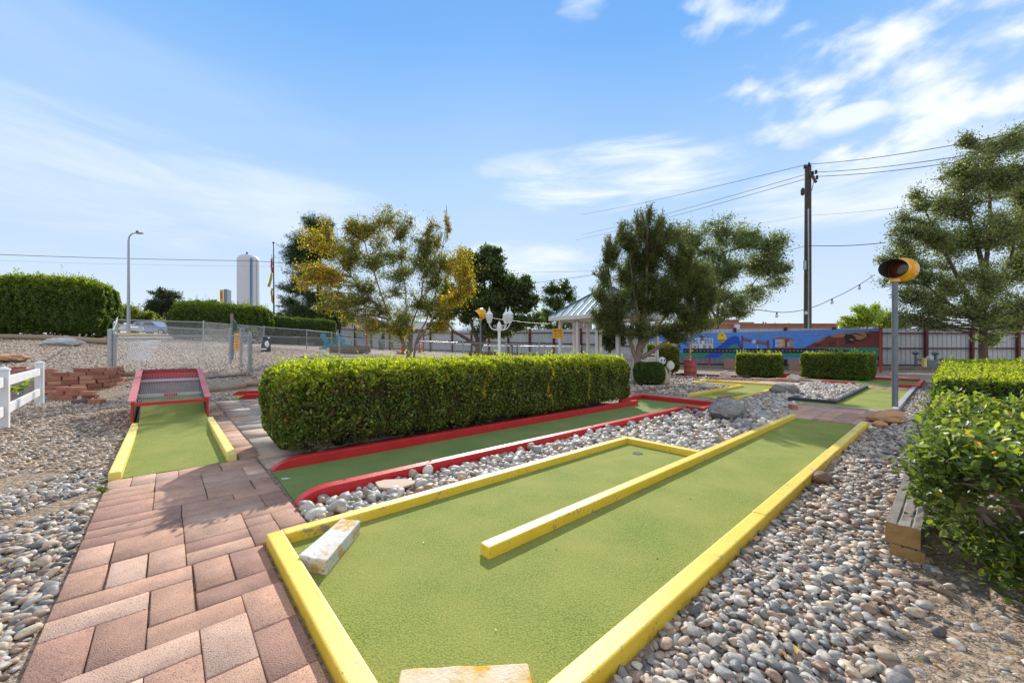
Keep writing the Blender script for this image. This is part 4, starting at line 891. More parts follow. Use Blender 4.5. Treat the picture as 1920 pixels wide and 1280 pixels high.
# ------------------------------------------------------------------ metal fence
def metal_fence():
    pts = [(-24, 50.), (-16.4, 46), (-5.1, 41.6), (5.9, 30.6), (8.9, 26.9), (11.8, 24.6), (17.3, 23.3), (22.4, 23.3), (30.7, 23.3), (44, 23.3)]
    rt = root('metal_fence', (11.8, 24.6, 0), 'pale corrugated metal fence with maroon posts and rails', 'fence')
    P = [np.array(p) for p in pts]; Ls = [np.linalg.norm(P[i+1]-P[i]) for i in range(len(P)-1)]; tot = sum(Ls)
    def at(s):
        for i, L in enumerate(Ls):
            if s <= L or i == len(Ls)-1: return P[i]+(P[i+1]-P[i])*s/L, nrm(P[i+1]-P[i])
            s -= L
    nb = int(tot/2.75); bay = tot/nb; H = 2.42
    for k in range(nb):
        mb = MB(); vs = []; m_ = 0; s = k*bay
        while s < (k+1)*bay+1e-6:
            for ds, off in ((0, 0), (.22, 0), (.235, -.03), (.265, -.03), (.28, 0)):
                ss = min(s+ds, (k+1)*bay); p, d = at(ss); nrl = np.array((d[1], -d[0])); q = p-nrl*off*-1
                g = Tz(*p); vs += [(q[0], q[1], g+.04), (q[0], q[1], g+H)]; m_ += 1
            s += .28
        mb.add(vs, [(2*i, 2*i+2, 2*i+3, 2*i+1) for i in range(m_-1)]); mb.build('panel', M_fence, rt)
    for k in range(nb+1):
        p, d = at(min(k*bay, tot-.01)); nrl = np.array((d[1], -d[0])); q = p+nrl*.12; g = Tz(*q)
        MB().box((q[0], q[1], g+H/2+.02), (.075, .06, H/2+.05), (d[0], d[1], 0), (nrl[0], nrl[1], 0)).build('post', M_rust, rt)
    for z in (.22, 1.22, H-.30):
        mb = MB(); last = None
        for k in range(nb*3+1):
            p, d = at(min(k*bay/3, tot-.01)); nrl = np.array((d[1], -d[0])); q = p+nrl*.07; c = (q[0], q[1], Tz(*q)+z)
            if last: mb.beam(last, c, .05, .08)
            last = c
        mb.build('rail', M_rust, rt)
metal_fence()
# timber edging at fence foot
mb = MB()
for (a, b) in (((10.5, 24.4), (13, 23.0)), ((13.05, 22.97), (17, 21.9)), ((17.05, 21.9), (24, 21.6))):
    mb.beam((*a, .09), (*b, .09), .2, .2)
tag(mb.build('timber_edging', M_woodg, bevel=.01), 'grey timber edging along the foot of the metal fence', 'edging')

# ------------------------------------------------------------------ mural
def mural():
    PL, PR = np.array((8.65, 25.5)), np.array((18.42, 19.4)); L = np.linalg.norm(PR-PL); d = (PR-PL)/L; nrl = np.array((-abs(d[1]), -abs(d[0]))); nrl = np.array((d[1], -d[0])) if d[1]*PL[0]-d[0]*PL[1] < 0 else np.array((-d[1], d[0]))
    if np.dot(nrl, -PL) < 0: nrl = -nrl
    rt = root('painted_mural', (PR[0], PR[1], 0), 'long blue painted mural board with a road, hot-air balloon and brown hill', 'mural')
    def MP(px, py, lay=0):
        k = (px-CX)/F
        # PL + s d = (k*D, D)
        s = (k*PL[1]-PL[0])/(d[0]-k*d[1]); q = PL+d*s; z = CH-(py-HY)/F*q[1]; q = q+nrl*(.002+.003*lay); return (q[0], q[1], z)
    pal = {'sky': (.09,.28,.80), 'road': (.012,.015,.028), 'green': (.03,.26,.17), 'deep': (.01,.08,.55), 'brown': (.20,.035,.025), 'tan': (.42,.20,.09), 'black': (.02,.012,.01), 'white': (.72,.72,.74), 'yellow': (.80,.62,.03), 'red': (.40,.09,.045), 'grey': (.26,.25,.27), 'orange': (.66,.36,.05), 'cloud': (.34,.26,.27), 'lblue': (.35,.52,.85), 'wood': (.17,.06,.05)}
    names = list(pal); mats = [pm('mural_'+k, v, tuple(c*.62+.02 for c in v), 7, .7, stretch=(.6,.6,3), chips=(.45,.45,.45), cth=.76) for k, v in pal.items()]
    board = MB(); a, b = MP(1207, 628), MP(1650, 615.5); c, e = MP(1650, 676.5), MP(1207, 667.5)
    board.extr([a, b, c, e], (-nrl[0]*.03, -nrl[1]*.03, 0)); board.build('board', mats[0], rt)
    mb = MB()
    def poly(pts, col, lay): mb.add([MP(x, y, lay) for x, y in pts], [tuple(range(len(pts)))], names.index(col))
    def rect(x0, y0, x1, y1, col, lay): poly([(x0,y0),(x1,y0),(x1,y1),(x0,y1)], col, lay)
    def disc(x, y, rx, ry, col, lay, n=20): poly([(x+rx*math.cos(t), y+ry*math.sin(t)) for t in np.linspace(0, 2*PI, n, endpoint=False)], col, lay)
    r4 = lambda x, y: (1420+x/7.385, 600+y/7.385)
    rect(1207, 661, 1542, 670, 'green', 1)
    poly([r4(*q) for q in ((880,385),(1200,372),(1696,378),(1696,562),(1500,545),(900,545))], 'green', 1)
    poly([(1281,653.2),(1440,653),(1542,652.8),r4(1000,408),r4(1200,408),r4(1350,440),r4(1500,434),r4(1600,455),r4(1696,525),r4(1696,566),r4(1600,525),r4(1480,492),r4(1300,496),r4(1100,480),r4(950,472),(1538,661.6),(1440,661.8),(1281,661)], 'road', 3)
    rg = random.Random(2)
    for x in range(1284, 1540, 7): rect(x, 656.9, x+3.2, 657.7, 'yellow' if rg.random() < .4 else 'lblue', 4)
    for (x, y) in ((920,428),(1000,440),(1080,444),(1150,444),(1220,446),(1300,456),(1380,466),(1460,466),(1530,470),(1590,490),(1640,520)):
        q = r4(x, y); rect(q[0], q[1]-.4, q[0]+3.4, q[1]+.5, 'lblue', 4)
    poly([(1332,661.2),(1357,661.2),(1347,670),(1320,670)], 'deep', 2)
    poly([(1393,661.2),(1405,661.2),(1402,664),(1391,663)], 'deep', 2)
    # hill
    poly([r4(*q) for q in ((640,388),(700,355),(780,318),(830,280),(860,285),(920,245),(980,218),(1050,205),(1100,188),(1250,170),(1540,155),(1696,150),(1696,380),(900,382))], 'brown', 2)
    poly([r4(*q) for q in ((1000,222),(1100,190),(1250,172),(1540,158),(1530,200),(1480,250),(1380,290),(1300,250),(1180,235),(1060,240))], 'tan', 3)
    poly([r4(*q) for q in ((830,285),(860,290),(940,245),(930,262),(870,300),(800,315))], 'tan', 3)
    # generic dark figure and dark shapes painted on the hill
    poly([r4(*q) for q in ((1210,215),(1235,180),(1250,200),(1300,190),(1350,225),(1370,262),(1430,280),(1420,300),(1340,290),(1350,335),(1300,325),(1260,330),(1215,335),(1225,280),(1195,235))], 'black', 4)
    poly([r4(*q) for q in ((1420,285),(1480,255),(1540,262),(1470,275),(1430,300))], 'black', 4)
    poly([r4(*q) for q in ((1310,175),(1400,190),(1500,225),(1400,205),(1310,190))], 'black', 4)
    poly([r4(*q) for q in ((1490,165),(1520,170),(1565,245),(1540,235))], 'black', 4)
    poly([r4(*q) for q in ((780,358),(830,335),(905,338),(860,355))], 'black', 4); poly([r4(*q) for q in ((985,350),(1030,338),(1065,350),(1030,358))], 'black', 4)
    poly([r4(*q) for q in ((965,330),(1010,308),(1060,305),(1110,350),(1060,322),(1010,322))], 'black', 4)
    poly([r4(*q) for q in ((1275,262),(1320,262),(1330,282),(1290,278))], 'orange', 5)
    # blue mountain
    poly([(1340,653),(1352,646),(1362,637),(1370,631.5),(1379,629.2),(1385,631.5),(1389,642),(1391.5,653)], 'deep', 1)
    poly([(1362,653),(1370,647),(1378,644.5),(1383,645),(1386.5,653)], 'green', 2)
    # balloon
    disc(1353.8, 632.2, 8.6, 8.6, 'yellow', 3); poly([(1346,636),(1361.5,636),(1355.5,642),(1352,642)], 'yellow', 3); rect(1352.3, 641.8, 1354.8, 643.6, 'wood', 4)
    poly([(1352,626),(1353,626),(1356,629.5),(1355,629.5)], 'red', 5); poly([(1355,626),(1356,626),(1353,629.5),(1352,629.5)], 'red', 5)
    # hotel front
    rect(1297.5, 645, 1337, 653, 'white', 2); rect(1297.5, 634, 1309.5, 646, 'white', 2); rect(1310, 632.8, 1325, 646, 'white', 2); rect(1325.5, 634, 1337, 646, 'white', 2)
    for x in (1299.2, 1304.6, 1311.8, 1321, 1327, 1332.2):
        for y in (635.6, 640.2): rect(x, y, x+3.8-(x > 1320)*.4, y+3.8, 'sky', 3)
    rect(1316, 629.5, 1317.8, 639, 'red', 4); rect(1308, 646.5, 1310, 653, 'wood', 3); rect(1300, 647.5, 1306, 652, 'grey', 3); rect(1318, 647, 1324, 652.8, 'grey', 3); rect(1328, 647.5, 1334, 652.8, 'cloud', 3)
    # wooden gateway
    rect(1390, 629.8, 1393.4, 653, 'wood', 4); poly([(1393,632.6),(1438.5,641),(1438.5,647),(1393,638.6)], 'wood', 4); rect(1438.3, 637.3, 1442, 661.6, 'wood', 5); disc(1413.4, 640, 4.6, 4.3, 'lblue', 5); poly([(1410,641.5),(1412,638),(1414,640),(1415.5,637.8),(1417,641.5)], 'white', 6)
    for k in range(5): poly([(1396+k*3.3-(k > 9), 634.6+k*.6),(1398+k*3.3, 634+k*.6),(1398.6+k*3.3, 636+k*.6),(1397+k*3.3, 637+k*.6)], 'cloud', 5)
    for k in range(5): poly([(1420+k*3.3, 639.4+k*.6),(1422+k*3.3, 639+k*.6),(1422.6+k*3.3, 641+k*.6),(1421+k*3.3, 642+k*.6)], 'cloud', 5)
    disc(1423.5, 629.3, 6.5, 1.3, 'grey', 3); disc(1423.5, 627.8, 2.6, 1.2, 'grey', 4)
    # diner
    rect(1452.5, 636, 1469, 652.6, 'lblue', 3); rect(1449.5, 636, 1453, 652.6, 'deep', 4); rect(1466, 635.5, 1471.5, 649.5, 'orange', 4); rect(1471.5, 636, 1479, 651, 'wood', 3); rect(1478, 635, 1487.5, 651, 'cloud', 2); rect(1476.5, 641, 1480, 652, 'lblue', 5)
    poly([(1447,636.5),(1460,631.5),(1472,632.5),(1487,634.8),(1486,636.3),(1470,635),(1458,634.5)], 'red', 6); rect(1453, 650.5, 1488, 653.2, 'red', 5); disc(1459, 643, 5, 2.7, 'orange', 5)
    disc(1456.2, 628.6, 4, 3.4, 'lblue', 3); disc(1456.2, 628.6, 3.1, 2.6, 'deep', 4); rect(1454.8, 628, 1457.8, 629.4, 'white', 5)
    # sun disc and streaky clouds
    disc(1274, 632, 5.6, 5.6, 'red', 3)
    for k in range(70):
        x = rg.uniform(1240, 1640); yt = 628-(x-1207)*.028; y = rg.uniform(yt+1.5, yt+ (14 if x < 1560 else 4)); wd = rg.uniform(2, 6)
        poly([(x-wd, y+.2), (x, y-.45), (x+wd, y-.1), (x+.5, y+.6)], 'cloud', 1)
    poly([(1222,628.5),(1208,640),(1212,641),(1208,649),(1219,638),(1215,637)], 'white', 2)
    mb.build('painting', mats, rt)
    # lettering
    cu = bpy.data.curves.new('lettering', 'FONT'); cu.body = 'ALBUQUERQUE'; cu.size = 1; cu.extrude = .004; cu.offset = .012
    tmp = bpy.data.objects.new('tmp', cu); COL.objects.link(tmp); bpy.context.view_layer.update()
    me = bpy.data.meshes.new_from_object(tmp.evaluated_get(bpy.context.evaluated_depsgraph_get())); bpy.data.objects.remove(tmp)
    v = np.array([q.co[:] for q in me.vertices]); wdt = v[:, 0].max(); p0, p1 = np.array(MP(1211, 647.5, 3)), np.array(MP(1275, 645.8, 3)); hh = 7.5/F*25
    dirn = (p1-p0)/wdt; wv = p0+v[:, :1]*dirn+np.stack([v[:, 2]*nrl[0], v[:, 2]*nrl[1], v[:, 1]/.73*hh], 1)
    t_ = MB(); t_.add(wv, [tuple(p.vertices) for p in me.polygons]); t_.build('lettering', pm('mural_letter', (.80,.72,.10), (.75,.66,.08), 8, .7), rt)
    bpy.data.meshes.remove(me)
    # frame posts
    for px in (1650.5, 1432, 1330, 1222):
        s = MP(px, 640); q = np.array(s[:2])-nrl*.09 if px < 1600 else np.array(s[:2]); MB().box((q[0], q[1], 1.08 if px > 1600 else 1.0), (.05, .05, 1.14 if px > 1600 else 1.0), (d[0], d[1], 0), (nrl[0], nrl[1], 0)).build('post', pm('red_post', (.42,.06,.035), (.35,.05,.03), 4, .6), rt)
    # brown cover panels below
    for x0, x1 in ((1357.5, 1380), (1479, 1499.5)):
        q = [MP(x0, 671.5, -2), MP(x1, 671.8, -2), MP(x1, 696 if x0 > 1400 else 691, -2), MP(x0, 696 if x0 > 1400 else 691, -2)]
        m2 = MB(); m2.extr(q, (nrl[0]*-.02, nrl[1]*-.02, 0)); tag(m2.build('plywood_panel', pm('tan_plywood', (.34,.21,.14), (.30,.18,.12), 3, .85)), 'tan plywood sheet below the mural, %s the left square hedge' % ('just left of' if x0 < 1400 else 'to the right of'), 'panel', 'plywood sheets below the mural')
mural()

# ------------------------------------------------------------------ gazebo
def gazebo():
    C0 = np.array((3.77, 13.4)); s = 3.4; uu0, vv0 = toUV(*C0); rt = root('gazebo', (*B(uu0+s/2, vv0+s/2)[:2], 0), 'white gazebo with ribbed metal roof and railing behind the cedar', 'gazebo')
    ze, za, zp = 2.52, 3.78, 2.42; cu, cv = uu0+s/2, vv0+s/2
    cor = [(uu0, vv0), (uu0+s, vv0), (uu0+s, vv0+s), (uu0, vv0+s)]
    for k in range(4):
        a, b = cor[k], cor[(k+1) % 4]; mb = MB()
        A, Bq, Ap = np.array(B(*a, ze)), np.array(B(*b, ze)), np.array(B(cu, cv, za))
        mb.add([A, Bq, Ap, A-np.array((0,0,.03)), Bq-np.array((0,0,.03)), Ap-np.array((0,0,.03))], [(0,1,2),(3,5,4),(0,3,4,1),(1,4,5,2),(2,5,3,0)])
        mb.build('roof_panel', M_roof, rt)
        rb = MB(); n = 11; nr_ = nrm(np.cross(Bq-A, Ap-A)); nr_ = nr_ if nr_[2] > 0 else -nr_
        for i in range(1, n):
            t = i/n; p = A*(1-t)+Bq*t; h = 1-abs(2*t-1); q = p+(((A+Bq)/2*0+Ap)-((A+Bq)/2))*h*.99
            rb.beam(p+nr_*.015, q+nr_*.015, .02, .035)
        rb.build('roof_rib', M_teal, rt)
        fb = MB(); fb.beam(A-np.array((0,0,.10)), Bq-np.array((0,0,.10)), .04, .13); fb.build('fascia', M_whitep, rt)
        hp = MB(); hp.beam(A+np.array((0,0,.03)), Ap+np.array((0,0,.03)), .11, .05); hp.build('ridge_cap', M_teal, rt)
    ins = .33; q0 = [(uu0+ins, vv0+ins), (uu0+s-ins, vv0+ins), (uu0+s-ins, vv0+s-ins), (uu0+ins, vv0+s-ins)]
    allp = []
    for k in range(4):
        a, b = np.array(q0[k]), np.array(q0[(k+1) % 4]); allp += [a]
        allp += [a*(1-t)+b*t for t in (.33, .67)]
    for p in allp: MB().ubox(p[0]-.055, p[0]+.055, p[1]-.055, p[1]+.055, 0, 2.42).build('post', M_whitep, rt)
    MB().ubox(uu0+.2, uu0+s-.2, vv0+.2, vv0+s-.2, -.02, .06).build('floor', M_greyp, rt)
    for k in range(4):
        a, b = np.array(q0[k]), np.array(q0[(k+1) % 4]); segs = [(0, .33), (.67, 1)] if k in (3, 1) else [(0, .33), (.33, .67), (.67, 1)]
        mb = MB()
        for t0, t1 in segs:
            p, q = a*(1-t0)+b*t0, a*(1-t1)+b*t1
            mb.beam(B(*p, .98), B(*q, .98), .07, .05); mb.beam(B(*p, .86), B(*q, .86), .04, .05); mb.beam(B(*p, .16), B(*q, .16), .04, .06)
            for i in range(1, 7):
                t = i/7; r_ = p*(1-t)+q*t; mb.beam(B(*r_, .18), B(*r_, .84), .04, .04, up=(1, 0, 0))
        mb.build('railing', M_whitep, rt)
        MB().beam(B(*a, 2.38), B(*b, 2.38), .08, .12).build('header_beam', M_whitep, rt)
    # bulbs under the eaves
    st = MB(); bl = root('string_lights', B(uu0+ins, vv0+s/2, 2.2), 'string of bulbs hanging under the gazebo eave', 'string lights')
    pts = []
    for k in range(3): 
        pa, pb = np.array(B(uu0+ins, vv0+ins+(s-2*ins)*k/3, 2.32)), np.array(B(uu0+ins, vv0+ins+(s-2*ins)*(k+1)/3, 2.32))
        for i in range(8): t = i/8; pts.append(pa*(1-t)+pb*t-np.array((.06, .06, .14*math.sin(PI*t))))
    st.tube(pts, .008, 4); st.build('cord', M_dark, bl)
    for i in range(1, len(pts), 4):
        MB().lathe([(.012,0),(.02,-.03),(.035,-.08),(.03,-.12),(.008,-.15)], pts[i], 8).build('bulb', M_glass, bl)
    # notice on the left post
    p = np.array(W(1046, 625, 15.05)); sg = root('notice_sign', (p[0], p[1], p[2]-.19), 'small yellow mini golf notice on the left gazebo post', 'sign')
    wv = np.array((1, 0, 0)); MB().box(p, (.205, .008, .185), wv, (0, 1, 0)).build('plate', pm('sign_yellow', (.80,.42,.01), (.74,.38,.01), 3, .5), sg)
    MB().tube([p+np.array((0,.05,-.18)), p+np.array((0,.05,.18))], .012, 6).build('bracket', M_steel, sg)
    tm = MB()
    for j, (tx, h, wd) in enumerate((('MINI GOLF', .085, .33), ('CLOSED AT DARK', .05, .34), ('NO PETS ALLOWED', .05, .34))):
        cu_ = bpy.data.curves.new('t', 'FONT'); cu_.body = tx; cu_.size = 1; cu_.offset = .02
        tmp = bpy.data.objects.new('tmp', cu_); COL.objects.link(tmp); bpy.context.view_layer.update()
        me = bpy.data.meshes.new_from_object(tmp.evaluated_get(bpy.context.evaluated_depsgraph_get())); bpy.data.objects.remove(tmp)
        v = np.array([q.co[:] for q in me.vertices]); v[:, 0] = (v[:, 0]/v[:, 0].max()-.5)*wd; v[:, 1] = v[:, 1]/.7*h
        tm.add(np.stack([p[0]+v[:, 0], np.full(len(v), p[1]-.0105), p[2]+.06-j*.095+v[:, 1]], 1), [tuple(q.vertices) for q in me.polygons]); bpy.data.meshes.remove(me)
    tm.build('lettering', M_dark, sg)
gazebo()

# ------------------------------------------------------------------ signals, lamp post
def signal(label, base, head, ax, r, pole_r, group='yellow signal lights on posts', left=(0, 0, 1), vis=1.):
    rt = root('signal_light', base, label, 'signal light', group); ax = nrm(ax); h = np.array(head, float)
    MB().tube([base, (base[0], base[1], h[2]-r*.9)], pole_r, 14).build('pole', M_steel, rt, smooth=True)
    b = MB(); b.lathe([(r*.25,-r*1.15),(r*.75,-r*1.1),(r*.98,-r*.85),(r*1.03,-r*.35),(r*1.08,-r*.3),(r*1.08,-r*.1),(r*1.0,-r*.05),(r*1.0,r*.05),(r*.86,r*.08)], h, 40, ax); b.build('housing', M_gold, rt, smooth=True)
    x = nrm(np.cross((0, 0, 1), ax)); up = np.cross(ax, x)
    # cutaway visor: open tube, longer on top
    vs = []; n = 48
    for (rr, lay) in ((.92, 0), (.86, 1)):
        for k in range(n):
            t = 2*PI*k/n; dirv = math.cos(t)*x+math.sin(t)*up; L = vis*r*(.45+1.05*(.5+.5*float(np.dot(dirv, nrm(left))))**1.2); p0 = h+ax*r*.02+dirv*r*rr; p1 = h+ax*(r*.05+L)+dirv*r*rr*.96
            vs += [p0, p1]
    fo = [(2*k, 2*((k+1) % n), 2*((k+1) % n)+1, 2*k+1) for k in range(n)]; o = 2*n
    fi = [(o+2*k, o+2*k+1, o+2*((k+1) % n)+1, o+2*((k+1) % n)) for k in range(n)]; fr = [(2*k+1, 2*((k+1) % n)+1, o+2*((k+1) % n)+1, o+2*k+1) for k in range(n)]
    v = MB(); v.add(vs, fo, 0); v.f += fi+fr; v.m += [1]*len(fi)+[1]*len(fr); v.build('visor', [M_gold, M_dark], rt, smooth=True)
    MB().lathe([(r*.84, r*.09), (r*.7, r*.17), (r*.4, r*.24), (.001, r*.26)], h, 32, ax).build('lens', M_lens, rt, smooth=True)
    for sgn in (-1, 1):
        MB().box(h-ax*r*.2+x*r*1.05*1+up*sgn*r*.55-x*r*.1, (r*.08, r*.14, r*.06), x, ax, up).build('latch', M_gold, rt)
    MB().lathe([(pole_r*1.7, -.03), (pole_r*1.7, .03)], (base[0], base[1], h[2]-r*1.0), 14).build('collar', M_gold, rt)
bp = GP(1678, 769); hd = np.array(W(1688, 505.5, bp[1]))
signal('big yellow signal head on a grey post at right', bp, hd, (-.95, -.30, .05), .218, .048, left=(-.707, .707, .12))
bp2 = (*tb(901, 16.8)[:2], tb(901, 16.8)[2]); signal('small yellow signal head on a thin post near the lamp', bp2, np.array(W(899, 589, 16.8)), (-.86, -.42, -.28), .23, .04, vis=.55)
def lamp():
    b = tb(936, 11.4); rt = root('lamp_post', b, 'white ornamental lamp post with three glass lanterns', 'lamp post'); x, y, z = b
    zt = CH+(HY-606)/F*11.4
    MB().lathe([(.14,0),(.14,.12),(.10,.16),(.085,.3),(.05,.5),(.045,.9),(.05,.93),(.045,.96),(.042,zt-z-.25),(.06,zt-z-.23),(.075,zt-z-.15),(.06,zt-z-.02),(.03,zt-z+.02),(.01,zt-z+.07)], b, 16).build('post', M_white, rt, smooth=True)
    for (dx, dy) in ((-.29, -.02), (.20, .18), (.31, -.10)):
        a = np.array((x, y, zt-.14)); e = np.array((x+dx, y+dy, zt+.0)); LS = .80; dv = np.array((dx, dy, 0))
        pts = [a, a+dv*.35+np.array((0,0,-.06)), a+dv*.75+np.array((0,0,-.02)), a+dv*.97+np.array((0,0,.08)), e]
        arm = MB().tube(pts, [.022,.018,.016,.016,.02], 8); arm.tube([a+dv*.3, a+dv*.4+np.array((0,0,.08)), a+dv*.55+np.array((0,0,.09)), a+dv*.5+np.array((0,0,.02))], .008, 6)
        arm.build('arm', M_white, rt, smooth=True)
        ln = MB().lathe([(q*LS,z*LS) for q,z in ((.05,0),(.075,.02),(.07,.05))], e, 10).build('lantern_base', M_white, rt)
        MB().lathe([(q*LS,z*LS) for q,z in ((.07,.05),(.115,.14),(.125,.24),(.115,.31))], e, 10).build('glass', M_glass, rt, smooth=True)
        cg = MB().lathe([(q*LS,z*LS) for q,z in ((.14,.305),(.135,.33),(.09,.39),(.045,.44),(.025,.48),(.035,.50),(.015,.55),(.004,.62))], e, 10)
        for k in range(5):
            t = 2*PI*k/5+.3; cg.tube([e+LS*np.array((.075*math.cos(t), .075*math.sin(t), .05)), e+LS*np.array((.13*math.cos(t), .13*math.sin(t), .2)), e+LS*np.array((.122*math.cos(t), .122*math.sin(t), .31))], .006, 4)
        cg.build('lantern_cap', M_white, rt)
lamp()

# ------------------------------------------------------------------ utility pole and wires
def cable(name, label, pts, r, mat, sag=0., cat='cable', group=None):
    mb = MB(); P = [np.array(p, float) for p in pts]; Q = []
    for i in range(len(P)-1):
        for t in np.linspace(0, 1, 14)[:-1]: q = P[i]*(1-t)+P[i+1]*t; q[2] -= sag*4*t*(1-t); Q.append(q)
    Q.append(P[-1]); mb.tube(Q, r, 5); return tag(mb.build(name, mat), label, cat, group)
dp = 26.5
def upole():
    b = tb(1514, dp); rt = root('utility_pole', b, 'tall dark wooden utility pole behind the mural', 'utility pole'); top = np.array(W(1515, 311, dp))
    MB().tube([b, top], [.235, .185], 14).build('pole', pm('creosote_wood', (.055,.042,.035), (.10,.08,.065), 6, .85, .8, 30, stretch=(4,4,.5)), rt, smooth=True)
    MB().tube([np.array((b[0]-.10, b[1]-.22, b[2])), top+np.array((-.12, -.18, -3.0))], .045, 8).build('conduit', M_galv, rt)
    c0, c1 = np.array(W(1511, 305, dp+.9)), np.array(W(1531, 341, dp-.9)); MB().beam(W(1513, 312, dp), W(1530, 342, dp-.5), .12, .14).build('crossarm', M_barkd, rt)
    for px, py in ((1509, 312), (1517, 308), (1530, 322), (1532, 332), (1524, 324)):
        e = np.array(W(px, py, dp-.35)); MB().lathe([(.05,-.15),(.09,-.1),(.05,-.05),(.09,0),(.05,.05),(.07,.1)], e, 8).build('insulator', M_dark, rt)
    MB().lathe([(.06,-.3),(.12,-.2),(.12,.1),(.05,.2)], W(1505, 358, dp-.3), 8).build('fuse_cutout', M_dark, rt)
    MB().beam(W(1522, 358, dp-.2), W(1526, 338, dp-.3), .03, .03).build('brace', M_dark, rt)
    MB().box(W(1509, 497, dp-.36), (.08, .03, .3)).build('tag_plate', M_galv, rt)
upole()
def far_w(px, py, d): return W(px, py, d)
G_ = 'overhead wires on the utility pole'
Mw = pm('wire_dark', (.06,.065,.07), None, 4, .6)
for i, (a, b, c, lb) in enumerate([((1090,402,70),(1515,308,dp),(2000,229,14),'topmost overhead wire crossing the utility pole'), ((1090,440,70),(1524,323,dp),(2000,257,14),'middle overhead wire crossing the utility pole'), ((1080,450,70),(1526,331,dp),(2000,268,14),'lowest of the three overhead wires at the pole top')]):
    cable('overhead_wire', lb, [W(*a), W(*b), W(*c)], .018, Mw, .25, 'wire', G_)
cable('overhead_wire', 'thick service wire running from the pole into the right elm', [W(1430,478,45), W(1514,460,dp), W(1660,455,21)], .022, Mw, .1, 'wire', G_)
cable('overhead_wire', 'thin wire crossing the middle of the utility pole', [W(1400,422,60), W(1514,404,dp), W(1700,388,18)], .008, Mw, .05, 'wire', G_)
cable('overhead_wire', 'long wire across the sky left of the pine', [W(-60,475,40), W(480,489,48), W(620,496,52)], .03, Mw, .12, 'wire')
cable('overhead_wire', 'faint lower wire across the sky at far left', [W(-60,486,60), W(270,496,64), W(620,500,70)], .012, Mw, .1, 'wire')
cable('overhead_wire', 'pale wires crossing in front of the dark tree', [W(870,509,60), W(960,511,60), W(1120,508,60)], .03, pm('wire_pale', (.4,.4,.4), None, 4, .5), .0, 'wire')
cable('overhead_wire', 'sloping wire above the gazebo roof', [W(1000,531,50), W(1115,515,50)], .03, Mw, .0, 'wire')
def bulbs(name, label, pts, r, sag, idx, rb=.05):
    P = [np.array(p, float) for p in pts]; Q = []
    for i in range(len(P)-1):
        for t in np.linspace(0, 1, 12)[:-1]: q = P[i]*(1-t)+P[i+1]*t; q[2] -= sag*4*t*(1-t); Q.append(q)
    Q.append(P[-1]); rt = root(name, tuple(Q[len(Q)//2]), label, 'string lights'); MB().tube(Q, r, 5).build('cord', M_dark, rt)
    for i in idx:
        q = Q[min(i, len(Q)-2)]; MB().lathe([(rb*.3,0),(rb*.5,-rb*.8),(rb*.5,-rb*1.4)], q, 8).build('socket', M_dark, rt); MB().lathe([(rb*.5,-rb*1.4),(rb*.95,-rb*2.4),(rb*.8,-rb*3.2),(rb*.1,-rb*3.6)], q, 8).build('bulb', M_glass, rt)
bulbs('string_lights', 'string lights sagging between cedar and right elm', [W(1330,560,14.5), W(1440,583,15), W(1500,582,15.2), W(1560,560,15.8), W(1640,515,16.5)], .013, .06, (8, 14, 24, 33, 40), .06)
bulbs('string_lights', 'string lights running from the dark tree to the gazebo', [W(845,581,20), W(900,590,18), W(960,601,16.5), W(1046,607,15.3)], .010, .04, (4, 12, 20, 28), .05)

# ------------------------------------------------------------------ chain link fences
def chain(label, runs, org, h=1.2, posts=None, group='chain link fences', mesh=.10, wire=.0022, thick=None):
    """runs: list of (x,y,ztop,zbase)"""
    rt = root('chain_link_fence', org, label, 'fence', group)
    for i in range(len(runs)-1):
        a, b = np.array(runs[i][:2]), np.array(runs[i+1][:2]); L = np.linalg.norm(b-a)
        zt = lambda s: runs[i][2]+(runs[i+1][2]-runs[i][2])*s/L; zb = lambda s: runs[i][3]+(runs[i+1][3]-runs[i][3])*s/L
        pt = lambda s, z: (*(a+(b-a)*s/L), z); mb = MB(); H = max(runs[i][2]-runs[i][3], .3); k = -H
        while k < L:
            for sg in (1, -1):
                # strand from bottom to top
                s0, s1 = (k, k+H) if sg == 1 else (k+H, k); t0, t1 = 0., 1.
                def clipt(s0, s1, t0, t1):
                    ds = s1-s0
                    for lim, hi in ((0, False), (L, True)):
                        t = (lim-s0)/ds
                        if (ds > 0) != hi: t0 = max(t0, t)
                        else: t1 = min(t1, t)
                    return t0, t1
                t0, t1 = clipt(s0, s1, t0, t1)
                if t1-t0 > .02:
                    sa, sb = s0+(s1-s0)*t0, s0+(s1-s0)*t1; zf = lambda s, t: zb(s)+(zt(s)-zb(s))*t
                    mb.tube([pt(sa, zf(sa, t0)), pt(sb, zf(sb, t1))], wire, 3, cap=False)
            k += mesh
        mb.build('mesh', M_wire, rt)
        MB().tube([pt(0, zt(0)), pt(L, zt(L))], .021, 8).build('top_rail', M_galv, rt, smooth=True)
    for (px, d, zt_, r) in posts or []:
        x = (px-CX)/F*d; g = Tz(x, d); c = MB(); c.tube([(x, d, g-.02), (x, d, zt_)], r, 10); c.lathe([(r*1.15, 0), (r*1.1, .04), (.01, .07)], (x, d, zt_), 10); c.build('post', M_galv, rt, smooth=True)
    return rt
def top(px, py, d): q = W(px, py, d); return (q[0], q[1], q[2], Tz(q[0], q[1])+.04)
A_ = top(206, 629, 11.2); gp = top(470, 630, 13.0); c1_ = top(636, 634, 17.5); c2_ = top(870, 642.5, 20.5); c3_ = top(1090, 649, 21.5)
